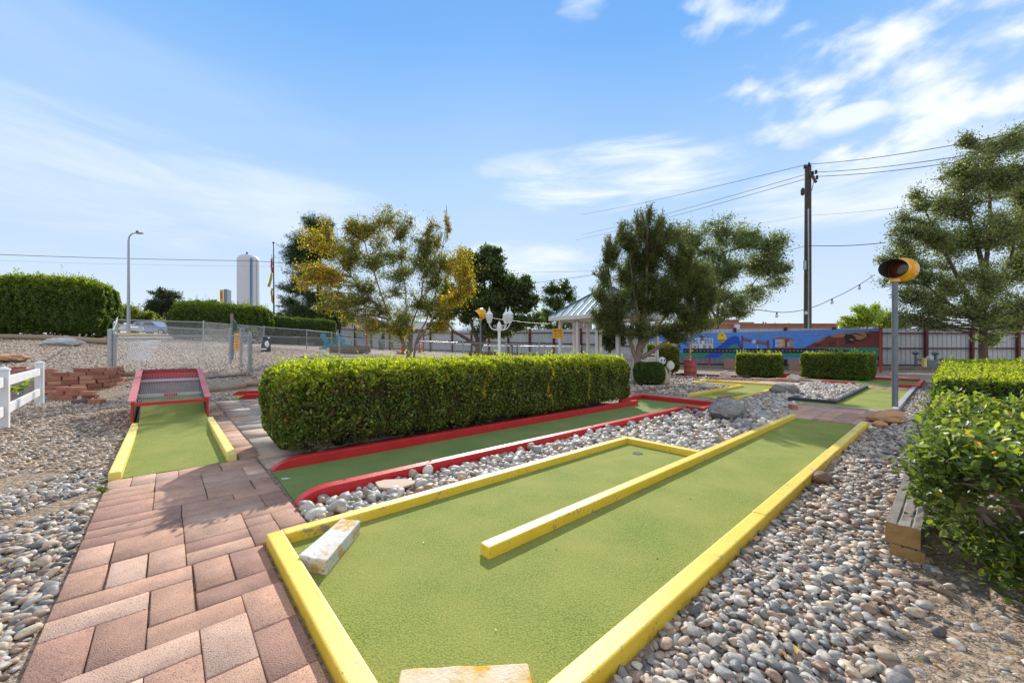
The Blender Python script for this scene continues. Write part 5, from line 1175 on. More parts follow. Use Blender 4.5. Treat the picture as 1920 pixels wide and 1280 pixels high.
chain('front chain link fence running behind the clipped hedge', [gp, c1_, c2_, c3_], gp[:2]+(gp[3],), posts=[(470.5,13.0,gp[2]+.05,.038),(636,17.5,c1_[2]+.02,.03),(868,20.5,c2_[2]+.02,.03),(950,20.9,c2_[2]-.03,.03),(1011,21.2,c2_[2]-.05,.03),(1088,21.5,c3_[2],.03)], mesh=.09)
chain('near chain link panel above the brick planter and ramp box', [A_, gp], A_[:2]+(A_[3],), posts=[(207,11.2,A_[2]+.13,.062),(216,11.25,A_[2]+.02,.03),(466,12.9,gp[2]-.02,.025)])
g1_ = top(431, 620, 14.3); m0_ = top(216, 608.5, 12.6)
chain('middle chain link panel ending at the gate vestibule', [m0_, g1_], m0_[:2]+(m0_[3],), posts=[(214,12.6,m0_[2]+.02,.03),(431.5,14.3,g1_[2]+.05,.045)])
r0_ = top(220, 599, 18.5); r1_ = top(381, 604, 19.6); r2_ = top(495, 613, 21.5); r3_ = top(575, 619, 24.5); r4_ = top(622, 623.5, 27.5); r5_ = top(662, 631.5, 27)
chain('rear chain link fence climbing behind the yard to the hedges', [A_, m0_, r0_, r1_, r2_, r3_, r4_, r5_], r0_[:2]+(r0_[3],), posts=[(219,18.5,r0_[2],.03),(217,14.9,W(0,604,14.9)[2],.03),(381,19.6,r1_[2],.03),(495,21.5,r2_[2],.03),(575,24.5,r3_[2],.03),(622,27.5,r4_[2],.03),(661,27,r5_[2],.03)], mesh=.10, wire=.0026)
c4_ = top(1180, 650, 22)
chain('short rear run of chain link below the ramada frame', [top(700,638.5,31), top(780,640,31), top(920,648,31), top(1085,650,28)], top(780,640,31)[:2]+(top(780,640,31)[3],), posts=[(700,31,W(0,638,31)[2],.03),(727,31,W(0,638.5,31)[2],.03),(785,31,W(0,640,31)[2],.03),(836,31,W(0,642,31)[2],.03),(853,31,W(0,643,31)[2],.03)], mesh=.12, wire=.003)
def gate():
    a = np.array(W(452, 622, 13.9)); b = np.array(W(470, 628, 13.05)); g = Tz(a[0], a[1]); rt = root('gate', (a[0], a[1], g), 'narrow galvanized gate beside the orange sign', 'gate')
    fr = MB(); zb = g+.08
    fr.tube([(a[0], a[1], zb), tuple(a), tuple(b), (b[0], b[1], zb+.0), (a[0], a[1], zb)], .02, 8); fr.build('frame', M_galv, rt, smooth=True)
    p = MB(); p.tube([(a[0], a[1], g), (a[0], a[1], a[2]+.05)], .045, 10); p.lathe([(.05, 0), (.05, .04), (.01, .09)], (a[0], a[1], a[2]+.05), 10); p.build('post', M_galv, rt, smooth=True)
    l = MB(); l.tube([a+np.array((.02,-.05,.0)), a+np.array((.12,-.08,.16)), a+np.array((.2,-.1,.02))], .018, 6); l.build('latch', M_galv, rt)
    me_ = MB()
    for i in range(8):
        t = i/8; q = a*(1-t)+b*t; me_.tube([(q[0], q[1], zb), (q[0], q[1], q[2])], .003, 3, cap=False)
    for i in range(12): me_.tube([(a[0], a[1], zb+i*.1), (b[0], b[1], zb+i*.1)], .003, 3, cap=False)
    me_.build('mesh', M_wire, rt)
gate()
q = np.array(W(444.5, 640.5, 13.4)); rt = root('warning_sign', (q[0], q[1], q[2]-.3), 'faded orange sign hanging on the gate fence', 'sign'); MB().box(q, (.085, .008, .30), (1,.1,0), (-.1,1,0)).build('plate', pm('faded_orange', (.75,.30,.02), (.8,.5,.2), 9, .5, spots=(.72,.62,.5), sth=.6, ss=16), rt)
mbx = MB()
for i in range(5): mbx.box(q+np.array((0,-.012,.2-i*.1)), (.05, .001, .012), (1,.1,0), (-.1,1,0))
mbx.build('marks', pm('dark_orange', (.5,.15,.01)), rt)
q = np.array(W(435, 660, 15.6)); g = Tz(q[0], q[1]); rt = root('yard_sign', (q[0], q[1], g), 'dark green sign on a grey wooden stake behind the gate', 'sign'); zt = W(0, 588, 15.6)[2]
MB().box((q[0], q[1], (g+zt)/2), (.045, .03, (zt-g)/2)).build('stake', M_woodg, rt); s0 = np.array(W(440, 609, 15.5)); MB().extr([W(437,599,15.5),W(442,603,15.5),W(444,607,15.5),W(444,620,15.5),W(437,620,15.5)], (0,.015,0)).build('plate', pm('sign_green', (.015,.09,.075)), rt)
# wire basket
def basket():
    rt = root('wire_basket', (*W(259, 676, 11.4)[:2], Tz(*W(259, 676, 11.4)[:2])), 'white tapered wire basket against the chain link fence', 'basket'); mb = MB()
    t0, t1 = np.array(W(243, 640, 11.6)), np.array(W(281, 639, 11.6)); b0, b1 = np.array(W(238, 674, 11.5)), np.array(W(267, 675, 11.5))
    for dy in (0, .35):
        o = np.array((0, dy, 0))
        for i in range(11): t = i/10; mb.tube([t0*(1-t)+t1*t+o, b0*(1-t)+b1*t+o*.6], .009, 4)
        for t in (0, .1, .35, .6, .85, 1): mb.tube([t0*(1-t)+b0*t+o*(1-.4*t), t1*(1-t)+b1*t+o*(1-.4*t)], .009, 4)
    for s in (0, .5, 1):
        for t in (0, .35, .7, 1): p = (t0*(1-t)+b0*t)*(1-s)+(t1*(1-t)+b1*t)*s; mb.tube([p, p+np.array((0, .35*(1-.4*t), 0))], .0055, 4)
    mb.build('wire_frame', M_white, rt)
basket()

# ------------------------------------------------------------------ left foreground: vinyl fence, planter, bricks
def vinyl():
    rt = root('rail_fence', GP(5, 802), 'white vinyl rail fence at the left edge', 'fence'); ps = [(-70, 890), (5, 803), (74, 757)]; P = [np.array(GP(x, y)) for x, y in ps]; dr = [nrm(P[1]-P[0]), nrm(P[1]-P[0]), nrm(P[2]-P[1])]
    P[0] = P[1]-(P[2]-P[1])*1.0
    for p in P:
        d = nrm(P[2]-P[1]); m = MB().box((p[0], p[1], .45), (.065, .065, .45), d, np.cross((0,0,1), d)); m.build('post', M_white, rt, bevel=.006)
        MB().lathe([(.105, 0), (.105, .02), (.01, .06)], (p[0], p[1], .90), 4, a0=PI/4+math.atan2(d[1], d[0])).build('post_cap', M_white, rt)
    for i in range(2):
        for z in (.27, .72): MB().beam((*P[i][:2], z), (*P[i+1][:2], z), .045, .15).build('rail', M_white, rt, bevel=.004)
vinyl()
def brick(mb, c, ang, l=.30, w_=.15, h=.10, mi=0):
    a = (math.cos(ang), math.sin(ang), 0); b = (-math.sin(ang), math.cos(ang), 0); tl = random.uniform(-.02, .02)
    mb.box(c, (l/2, w_/2, h/2), (a[0], a[1], tl), b, (-tl*a[0], -tl*a[1], 1), mi)
def planter():
    c = np.array(((112-CX)/F*10.7, 10.7)); rt = root('brick_planter', (c[0], c[1], 0), 'curved dry-laid terracotta brick planter wall below the fence', 'planter'); mb = MB(); r = 1.35; z = 0
    for k in range(7):
        rr = r-.025*k+random.uniform(-.01, .01); a = -PI*1.05+(k % 2)*.12
        while a < .35:
            l = random.uniform(.25, .31); sp_ = math.hypot(rr*1.15*math.sin(a), rr*.8*math.cos(a)); p = (c[0]+rr*1.15*math.cos(a)+random.uniform(-.012,.012), c[1]+rr*.8*math.sin(a)+random.uniform(-.012,.012))
            if not (k == 6 and random.random() < .25): brick(mb, (p[0], p[1], .05+k*.1035), math.atan2(rr*.8*math.cos(a), -rr*1.15*math.sin(a))+random.uniform(-.05, .05), l, .15, .095, random.choice([0, 0, 1, 2]))
            a += (l+.012)/sp_
    ob = mb.build('wall', [M_brick, pm('dark_terracotta_brick', (.33,.13,.085), (.27,.11,.075), 9, .85, .8, 70), pm('pale_terracotta_brick', (.56,.29,.19), (.48,.22,.14), 9, .85, .8, 70)], rt, bevel=.010)
    MB().lathe([(1.2, 0), (1.2, .46)], (c[0], c[1], 0), 20).build('soil', pm('planter_soil', (.45,.38,.31), (.30,.24,.19), 30, .95, 1.0, 60), rt)
    # loose bricks in front
    lst = [(150,747,.0,0),(170,750,.3,0),(100,742,.05,0),(122,744,0,0),(140,735,.1,.102),(178,738,.1,.0),(112,738,0,.102),(165,735,.1,.102),(122,737,.05,.204),(142,737,0,.204),(92,735,.1,.0),(90,736,.0,.102)]
    for i, (px, py, a, z) in enumerate(lst):
        p = GP(px, max(py, 736)); m = MB(); rg = random.Random(i); brick(m, (0, 0, .05), 0, .26, .13, .10)
    near = [((152,757),.25,0,M_brickd,'dark grey brick lying nearest in the loose brick pile'), ((182,757),.05,0,M_brick,'single loose brick at the right end of the pile'),
            ((108,749),.1,0,M_brick,'low left brick of the loose brick pile'), ((128,750),.15,0,M_brick,'second low brick from the left in the loose pile'), ((170,748),.2,0,M_brick,'brick behind the single right-hand loose brick'),
            ((112,749),.05,.102,M_brick,'left brick in the second layer of the loose pile'), ((140,749),.12,.102,M_brick,'middle brick in the second layer of the loose pile'), ((165,749),.2,.102,M_brick,'right brick in the second layer of the loose pile'),
            ((122,749),.08,.204,M_brick,'left brick on top of the loose pile'), ((146,749),.1,.204,M_brick,'right brick on top of the loose pile')]
    for (px, py), a, z, mt, lb in near:
        p = GP(px, py); m = MB(); brick(m, (p[0], p[1], z+.051), a, .27, .14, .10); tag(m.build('brick', mt, bevel=.006), lb, 'brick', 'loose bricks in front of the planter')
planter()
# scalloped edger
m = MB(); p0 = np.array(GP(182, 744)); 
for i in range(4): m.ell(p0+np.array((.05+i*.12, .3, .02)), (.065, .04, .06), 10, 6)
tag(m.build('scalloped_edger', M_brickd, smooth=True), 'low scalloped brick edger right of the loose bricks', 'edging')
def sprig(name, label, c, n, spread, ls, cols, h=.12, cat='plant', big=False):
    rt = root(name, c, label, cat); P = []; D = []; mb = MB(); c = np.array(c)
    for i in range(max(3, n//7)):
        a = random.uniform(0, 6.28); e = c+np.array((math.cos(a)*spread*random.uniform(.2,1), math.sin(a)*spread*random.uniform(.2,1), h*random.uniform(.4,1)))
        mb.tube([c, (c+e)/2+np.array((0,0,.02)), e], [.004,.003,.002], 4)
        for k in range(7): t = random.uniform(.35, 1.05); P.append(c*(1-t)+e*t); D.append(np.array((random.gauss(0,1), random.gauss(0,1), random.gauss(.3,.4))))
    mb.build('stem', pm('green_stem', (.12,.18,.05)), rt); P = np.array(P); D = np.array(D); L = ls*R.uniform(.6, 1.2, len(P))
    V, Fq, k = leaf_geo(P, D, rnd3(len(P))*.4+np.array((0,0,1.)), L, L*.7, 'oval'); npmesh('leaves', V, Fq, np.repeat(palette(len(P), cols, [1]*len(cols), .15), k, 0), M_leaf, rt)
sprig('weed', 'small leafy weed at the left edge of the brick path', GP(192, 925), 40, .10, .035, [(.08,.15,.03),(.13,.22,.04)], .08)
sprig('vine_plant', 'lime-leaved plant seen through the white rail fence', (*GP(40, 755)[:2], .15), 60, .45, .13, [(.28,.38,.04),(.16,.26,.04)], .45)
sprig('weed', 'tiny weed among rocks beside the red kerb', (*GP(672, 951)[:2], .03), 20, .05, .02, [(.2,.32,.04)], .03)
# timbers and stones at the rear left
def log(label, a, b, w_, h_, mat=M_wood, group=None):
    a, b = np.array(a, float), np.array(b, float); m = MB(); n = 8; vs = []
    for i in range(n+1):
        t = i/n; c = a*(1-t)+b*t; d = nrm(b-a); s = np.array((-d[1], d[0], 0)); c[2] = Tz(c[0], c[1])
        for k in range(8):
            an = 2*PI*k/8+.39; vs.append(c+s*math.cos(an)*w_/2*(1+R.normal(0,.05))+np.array((0,0,h_/2+math.sin(an)*h_/2*(1+R.normal(0,.05)))))
    m.add(vs, [(i*8+k, i*8+(k+1)%8, (i+1)*8+(k+1)%8, (i+1)*8+k) for i in range(n) for k in range(8)]+[tuple(range(8))[::-1], tuple(n*8+k for k in range(8))])
    tag(m.build('timber', mat, bevel=.01), label, 'timber', group)
GT = 'edging timbers around the raised yard'
log('dark timber under the near fence left of the ramp box', GP(224,733), np.array(GP(262,731)), .16, .16, M_wood, GT)
log('long weathered timber right of the ramp box', (*W(382,724,10.6)[:2],0), (*W(462,716,11.2)[:2],0), .18, .17, M_wood, GT)
log('second weathered timber continuing behind the hedge', (*W(455,716,11.3)[:2],0), (*W(560,712,11.8)[:2],0), .16, .15, M_wood, GT)
log('thin timber higher up behind the ramp box', (*W(375,704,11.8)[:2],0), (*W(470,700,12.6)[:2],0), .10, .08, M_woodg, GT)
log('long dark timber at the foot of the tall left hedge', (*W(-40,632,18.6)[:2],0), (*W(205,645,18.0)[:2],0), .3, .26, M_wood, GT)
def boulder(label, c, r, mat, jit=.06, rot=0, name='boulder', n=22, mm=14, cat='boulder', sink=.25, group=None):
    m = MB(); n, mm = 44, 28; m.ell((0, 0, 0), (1, 1, 1), n, mm, jit*.8)
    V = np.array(m.v); rg = np.random.default_rng(len(label)*7+int(abs(c[0])*10))
    for k in range(16):
        nr = rg.normal(size=3); nr /= np.linalg.norm(nr); h = rg.uniform(.74, .95); dd = V@nr; V -= np.maximum(0, dd-h)[:, None]*nr*.85
    V *= (1+.055*sn(V, 5, 8)+.04*sn(V, 12, 9)+.022*sn(V, 28, 10))[:, None]
    V *= np.array(r); ca, sa = math.cos(rot), math.sin(rot); V = np.stack([V[:,0]*ca-V[:,1]*sa, V[:,0]*sa+V[:,1]*ca, V[:,2]], 1)+np.array((c[0], c[1], c[2]+r[2]*(1-sink)))
    m.v = [tuple(q) for q in V]
    return tag(m.build(name, mat, smooth=True), label, cat, group)
bq = lambda px, py: GP(px, py)
p = bq(1372, 789); boulder('big grey streaked boulder beside the end of the red course', (p[0], p[1]+.15, 0), (.42,.26,.20), M_rockg, .05, .6)
p = bq(1480, 741); boulder('grey streaked boulder between small yellow course and black kerb', (p[0], p[1]+.2, 0), (.36,.24,.18), M_rockg, .06, -.3)
p = bq(1362, 712); boulder('round tan boulder by the black kerbed lane', (p[0], p[1]+.1, 0), (.22,.2,.21), M_rockl, .02)
p = bq(1492, 717); boulder('round pale boulder in front of the wide clipped hedge', (p[0], p[1]+.1, 0), (.27,.22,.17), M_rockl, .02)
p = bq(1331, 730); boulder('small flat rock inside the hook of the small yellow course', (p[0], p[1]+.1, 0), (.25,.18,.12), M_rockl, .04)
p = GP(1680, 797); boulder('flat orange sandstone slab at the base of the signal post', (p[0]+.02, p[1]+.18, 0), (.34,.20,.11), M_sand, .055, .2, sink=.1)
p = GP(1655, 803); boulder('small tan sandstone chunk at the end of the right yellow kerb', (p[0], p[1]+.05, 0), (.12,.09,.06), M_sand, .05, .3, sink=.1)
p = W(20, 680, 12.3); boulder('flat orange slab lying on the gravel at far left', (p[0]-.4, p[1], Tz(p[0], p[1])-.02), (.95,.4,.14), M_sand, .05, .1, sink=.2)
p = W(118, 652, 16.8); boulder('low pale limestone lump in front of the tall left hedge', (p[0], p[1], Tz(p[0], p[1])-.05), (.85,.35,.20), pm('limestone', (.56,.55,.54), (.42,.41,.40), 5, .9, .8, 12), .07, 0, sink=.2)
p = GP(1540, 905); boulder('brown rock among pebbles beside the right kerb', (p[0], p[1], 0), (.09,.07,.06), pm('brown_rock', (.26,.17,.10), (.18,.12,.08), 9, .9, .6, 30), .05)
p = GP(740, 921); m = MB(); rg = random.Random(5); c = np.array((p[0], p[1], .055)); m.extr([c+np.array((.17*math.cos(a)*(1+.15*math.sin(3*a)), .12*math.sin(a)*(1+.1*math.cos(5*a)), 0)) for a in np.linspace(0, 6.28, 12)[:-1]], (0,0,.018)); tag(m.build('flat_stone', pm('peach_stone', (.58,.42,.31), (.5,.36,.27), 7, .8), bevel=.004), 'flat peach coloured stone between red and yellow kerbs', 'rock')
# brick edging pieces near the red course end
for i, (px, py, lb) in enumerate(((1356,752,'brick chunk standing at the corner of the red course'), (1368,750,'second leaning brick chunk beside the big boulder'), (1490,769,'loose brick at the far end of the yellow divider'))):
    p = GP(px, py); m = MB(); brick(m, (p[0], p[1]+.05, .06), .5+i*.4, .20, .10, .10); tag(m.build('brick', M_brick, bevel=.006), lb, 'brick')
m = MB()
for i in range(26):
    t = i/25; px = 1312+170*t; py = 709.5+3.5*math.sin(t*2.2)+t*1.0; p = GP(px+60 if False else px, py+1); a_ = random.uniform(-.4,.3); m.box((p[0], p[1], .05+random.uniform(-.02,.02)), (.10,.07,.06), (math.cos(a_), math.sin(a_), 0), (-math.sin(a_), math.cos(a_), 0))
tag(m.build('brick_edging', pm('pale_brick', (.52,.33,.25), (.45,.28,.2), 9, .9, .8, 40), bevel=.01), 'row of pale edging bricks behind the small yellow course', 'edging')
m = MB()
for i in range(22):
    t = i/21; p = np.array(GP(1195, 737))*(1-t)+np.array(GP(1262, 728))*t; a_ = -.55+random.uniform(-.25,.25); m.box((p[0]*1.0, p[1], .028+random.uniform(-.012,.012)), (.055,.085,.045), (math.cos(a_), math.sin(a_), 0), (-math.sin(a_), math.cos(a_), 0))
tag(m.build('brick_edging', pm('dark_brick_edge', (.30,.19,.15), (.22,.14,.11), 9, .9, .8, 40), bevel=.01), 'row of brown edging bricks beyond the red course', 'edging')
# driftwood stick and dry leaves
p = np.array(GP(1712, 1090)); tag(MB().tube([p, p+np.array((.05,-.06,.03)), p+np.array((.015,-.12,.035)), p+np.array((.05,-.18,.02)), p+np.array((.03,-.24,.0))], [.012,.016,.014,.012,.007], 8).build('stick', M_barkl, smooth=True), 'curved pale root on the dirt near the railroad ties', 'stick')
def litter(name, label, areas, ls, cols, cat='leaves'):
    P = []
    for (x0, x1, y0, y1, n) in areas:
        for i in range(n):
            q = GP(random.uniform(x0, x1), random.uniform(y0, y1)); P.append((q[0], q[1], Tz(q[0], q[1])+random.uniform(.03, .055)))
    P = np.array(P); n = len(P); L = ls*R.uniform(.5, 1.3, n); D = rnd3(n); D[:, 2] *= .3
    V, Fq, k = leaf_geo(P, D, rnd3(n)*.4+np.array((0,0,1.)), L, L*.42, 'oval'); tag(npmesh(name, V, Fq, np.repeat(palette(n, cols, [1]*len(cols), .2), k, 0), M_leaf, org=tuple(P[0])), label, cat, kind='stuff')
litter('fallen_leaves', 'orange and brown fallen leaves on the pebbles', [(0,200,760,890,60),(0,120,890,1080,30),(1620,1700,850,1000,20),(1450,1900,1120,1270,14),(190,240,715,790,60)], .035, [(.55,.30,.05),(.40,.20,.06),(.6,.45,.12),(.3,.2,.1)])
litter('turf_debris', 'tiny pale crumbs and seeds scattered on the turf', [], .012, [(.6,.55,.4)]) if False else None
def crumbs():
    P = []
    for i in range(150):
        u, v = R.uniform(.7, 8), R.uniform(1.0, 2.7)
        if u > 4.4 and v > 1.7: continue
        P.append(B(u, v, .016))
    for i in range(60): P.append(B(R.uniform(-.3,.45), R.uniform(5.3, 7.2), .016))
    P = np.array(P); n = len(P); L = .012*R.uniform(.4, 1.4, n); V, Fq, k = leaf_geo(P, rnd3(n)*np.array((1,1,.2)), rnd3(n)*.4+np.array((0,0,1.)), L, L*.6, 'oval')
    tag(npmesh('turf_litter', V, Fq, np.repeat(palette(n, [(.6,.56,.48),(.3,.18,.08),(.55,.5,.3)], [2,1,1], .2), k, 0), M_leaf, org=(0,2,0)), 'tiny seeds and crumbs scattered on the green turf', 'litter', kind='stuff')
crumbs()
p = np.array(GP(535, 897, .012)); m = MB(); m.extr([p+np.array((.045*math.cos(a)*(1+.3*math.sin(3*a)), .022*math.sin(a)*(1+.3*math.cos(4*a)), .0)) for a in np.linspace(0,6.28,12)[:-1]], (0,0,.002)); 
tag(m.build('paint_spill', pm('white_smear', (.62,.64,.60), (.4,.45,.36), 40, .8)), 'white smear on the near end of the shaded red lane turf', 'stain')

# ------------------------------------------------------------------ yard things
def chair_proto():
    loc = (*W(617, 652, 26.5)[:2], Tz(*W(617, 652, 26.5)[:2])); rt = root('garden_chair', loc, 'left turquoise slatted garden chair by the fire ring', 'chair', 'turquoise garden chairs'); o = np.array(loc)
    X = np.array
    m = MB(); 
    for i in range(5): m.box(o+X((.0+i*.10-.05, 0, .36-.03*i+.06)), (.045,.27,.012), (1,0,.25), (0,1,0)); 
    m.build('seat', M_blue, rt)
    m = MB()
    for i in range(6):
        yy = -.25+i*.10; hh = .95-.10*abs(i-2.5)/2.5; m.beam(o+X((-.12, yy, .28)), o+X((-.12-.36*hh, yy*1.15, .28+hh*.85)), .085, .02, up=(0,1,0))
    m.build('backrest', M_blue, rt)
    for s in (-1, 1):
        MB().box(o+X((.05, s*.34, .60)), (.38,.07,.012)).build('armrest', M_blue, rt)
        MB().beam(o+X((.40, s*.30, 0)), o+X((.40, s*.30, .59)), .09, .03, up=(0,1,0)).build('leg', M_blue, rt)
        MB().beam(o+X((-.55, s*.28, .04)), o+X((.42, s*.28, .36)), .03, .10, up=(0,0,1)).build('leg', M_blue, rt)
    return rt
ch = chair_proto(); q = W(645, 652, 27.0); dup(ch, (q[0], q[1], Tz(q[0], q[1])), -.5, 'right turquoise slatted garden chair behind the fire ring')
q = W(657, 662, 24.5); g = Tz(q[0], q[1]); rt = root('fire_ring', (q[0], q[1], g), 'low brown block fire ring in front of the turquoise chairs', 'fire ring'); m = MB()
for k in range(3):
    for i in range(26):
        a = 2*PI*(i+.5*(k % 2))/26; m.box((q[0]+1.12*math.cos(a), q[1]+1.12*math.sin(a), g+.07+k*.135), (.135,.09,.063), (-math.sin(a), math.cos(a), 0), (math.cos(a), math.sin(a), 0))
m.build('block_wall', pm('brown_block', (.20,.13,.10), (.14,.09,.07), 8, .9, .6, 30), rt, bevel=.012)
MB().lathe([(1.03,0),(1.03,.22)], (q[0], q[1], g), 24).build('ash_bed', M_greyp, rt)
# round putting turf in yard
m = MB(); pts = []
for a in np.linspace(0, 2*PI, 60, endpoint=False):
    x, y = -5.2+5.4*math.cos(a), 19.6+1.9*math.sin(a)+.25*math.sin(2*a); pts.append((x, y))
zz = T([p[0] for p in pts], [p[1] for p in pts])
vs = [(x, y, z+.05) for (x, y), z in zip(pts, zz)]+[(-5.2+(x+5.2)*s, 19.6+(y-19.6)*s, float(T(-5.2+(x+5.2)*s, 19.6+(y-19.6)*s)[0])+.07) for s in (.66, .33) for x, y in pts]+[(-5.2, 19.6, Tz(-5.2, 19.6)+.07)]
fs = [(r_*60+i, r_*60+(i+1) % 60, (r_+1)*60+(i+1) % 60, (r_+1)*60+i) for r_ in range(2) for i in range(60)]+[(120+i, 120+(i+1) % 60, 180) for i in range(60)]
m.add(vs, fs); rt = root('putting_green', (-5.2, 19.6, Tz(-5.2, 19.6)), 'oval green turf in the fenced yard around the multi-stemmed tree', 'putting green'); m.build('turf', M_turfd, rt, smooth=True)
m = MB(); m.tube([(x, y, z+.04) for (x, y), z in zip(pts+[pts[0]], list(zz)+[zz[0]])], .035, 6, cap=False); m.build('edging', M_dark, rt)
# statue of a sitting dog
def dog():
    q = W(498, 656, 20.3); b = np.array((q[0], q[1], Tz(q[0], q[1]))); rt = root('dog_statue', tuple(b), 'black and white sitting dog statue before the rear fence', 'statue'); m = MB(); X = np.array
    m.lathe([(.10,0),(.20,.03),(.23,.15),(.20,.30),(.155,.45),(.11,.54),(.09,.60),(.12,.66),(.13,.73),(.10,.80),(.02,.84)], b, 14); m.ell(b+X((.16,-.05,.70)), (.10,.05,.05), 10, 6); 
    m.ell(b+X((.13,-.10,.05)), (.13,.06,.05), 8, 6, mi=0); m.tube([b+X((.14,-.08,.40)), b+X((.19,-.08,.0))], [.06,.045], 8); m.tube([b+X((.14,.08,.40)), b+X((.19,.08,.0))], [.06,.045], 8)
    m.build('body', pm('black_glaze', (.02,.02,.022), None, 4, .3), rt, smooth=True)
    w_ = MB(); w_.ell(b+X((.10,-.08,.33)), (.12,.10,.22), 10, 8); w_.ell(b+X((.0,-.16,.13)), (.17,.08,.07), 10, 6); w_.ell(b+X((.2,-.06,.71)), (.06,.05,.045), 8, 6); w_.build('chest', M_white, rt, smooth=True)
    e = MB(); e.ell(b+X((0,-.08,.82)), (.03,.03,.07), 8, 6); e.ell(b+X((0,.08,.82)), (.03,.03,.07), 8, 6); e.build('ear', M_dark, rt)
dog()
def hydrant(px, pyb, d, label):
    q = W(px, pyb, d); b = (q[0], q[1], Tz(q[0], q[1])); rt = root('fire_hydrant', b, label, 'hydrant', 'fire hydrants in the yard'); red = pm('hydrant_red', (.55,.02,.02), None, 4, .4)
    MB().lathe([(.17,0),(.17,.05),(.11,.06),(.11,.5),(.15,.51),(.15,.56),(.12,.58),(.10,.68),(.03,.73),(.03,.78)], b, 14).build('barrel', red, rt, smooth=True)
    for s in (-1, 1): MB().lathe([(.06,0),(.06,.12),(.075,.12),(.075,.16)], (b[0]+s*.09, b[1], b[2]+.43), 10, ax=(s, 0, 0)).build('outlet_cap', pm('hydrant_yellow', (.75,.48,.03)) if 'yellow' in label else red, rt)
hydrant(786.5, 661, 31.5, 'plain red fire hydrant right of the tree stems'); hydrant(755, 664, 27.5, 'red fire hydrant with yellow caps beside the tree stems')
def bench():
    a, b = np.array(W(879, 662, 23)), np.array(W(944, 662.5, 22.5)); g = Tz(a[0], a[1]); a[2] = b[2] = g+.46; rt = root('bench', ((a[0]+b[0])/2, a[1], g), 'low red bench under the dark tree', 'bench')
    MB().beam(a, b, .3, .05).build('seat', pm('faded_red', (.26,.05,.04), (.2,.04,.035), 5, .7), rt); MB().beam(a-np.array((0,0,.12)), b-np.array((0,0,.12)), .05, .12).build('rail', MATS['faded_red'], rt)
    for t in (.05, .5, .95): p = a*(1-t)+b*t; MB().box((p[0], p[1], g+.21), (.05,.14,.21)).build('leg', MATS['faded_red'], rt)
bench()
def hoop():
    a, b = np.array(W(956.5, 672, 23.5)), np.array(W(973.5, 672, 23.2)); g = Tz(a[0], a[1]); zt = W(0, 646.5, 23.4)[2]; rt = root('agility_frame', ((a[0]+b[0])/2, a[1], g), 'yellow and blue dog agility frame by the fence', 'agility frame')
    for p, s in ((a, 1), (b, -1)):
        MB().tube([(p[0], p[1], g), (p[0], p[1], zt)], .035, 8).build('upright', pm('agility_yellow', (.75,.55,.02)), rt)
        MB().tube([(p[0]+s*.12, p[1], g), (p[0]+s*.12, p[1], zt-.05)], .04, 8).build('inner_upright', pm('agility_blue', (.03,.06,.2), (.1,.1,.1)), rt)
    MB().beam((a[0], a[1], zt), (b[0], b[1], zt), .05, .1).build('crossbar', MATS['agility_blue'], rt)
hoop()
def ramada():
    d = 36; zt = W(0, 620.5, d)[2]; rt = root('shade_frame', (*W(740, 655, d)[:2], Tz(*W(740, 655, d)[:2])), 'open rust-red steel shade frame against the metal fence', 'shade frame'); mm = pm('rust_red_steel', (.42,.06,.035), (.36,.05,.03), 5, .6)
    for px in (687.5, 720, 755.5, 794):
        for dd in (0, 2.2):
            q = W(px, 655, d+dd*.6); g = Tz(q[0], q[1]); MB().box((q[0], q[1], (g+zt)/2), (.06,.06,(zt-g)/2)).build('post', mm, rt)
    for dd in (0, 1.32): MB().beam((*W(686, 0, d+dd)[:2], zt+.06), (*W(795, 0, d+dd)[:2], zt+.06), .12, .16).build('beam', mm, rt)
    MB().extr([(*W(685, 0, d-.3)[:2], zt+.15), (*W(796, 0, d-.3)[:2], zt+.15), (*W(796, 0, d+1.8)[:2], zt+.19), (*W(685, 0, d+1.8)[:2], zt+.19)], (0,0,.03)).build('roof_sheet', M_fence, rt)
ramada()
q = W(715.5, 655, 33); b = (q[0], q[1], Tz(q[0], q[1])); rt = root('litter_bin', b, 'grey-green wheeled bin under the shade frame', 'bin'); MB().lathe([(.24,0),(.30,.75)], b, 4, a0=PI/4).build('body', pm('bin_green', (.05,.09,.08)), rt); MB().lathe([(.33,.75),(.33,.80),(.2,.86)], b, 4, a0=PI/4).build('lid', MATS['bin_green'], rt)
q = W(718, 640, 32); b = (q[0], q[1], Tz(q[0], q[1])); rt = root('closed_umbrella', b, 'closed dark green umbrella leaning by the shade frame', 'umbrella'); MB().tube([b, (b[0], b[1], b[2]+1.75)], .025, 6).build('pole', M_steel, rt); MB().lathe([(.17,.75),(.14,1.1),(.05,1.6),(.01,1.8)], b, 8).build('canopy', pm('umbrella_green', (.012,.05,.035)), rt)
q = W(752, 662, 26); b = (q[0], q[1], Tz(q[0], q[1])); m = MB()
for i in range(60):
    a = random.uniform(0, 6.28); r = random.uniform(.2,.55); m.tube([(b[0]+random.gauss(0,.2), b[1]+random.gauss(0,.2), b[2]), (b[0]+r*math.cos(a), b[1]+r*math.sin(a), b[2]+random.uniform(.05,.3))], [.012,.004], 4)
tag(m.build('brush_pile', M_barkl), 'small heap of dry brush beside the multi-stemmed tree', 'brush pile')
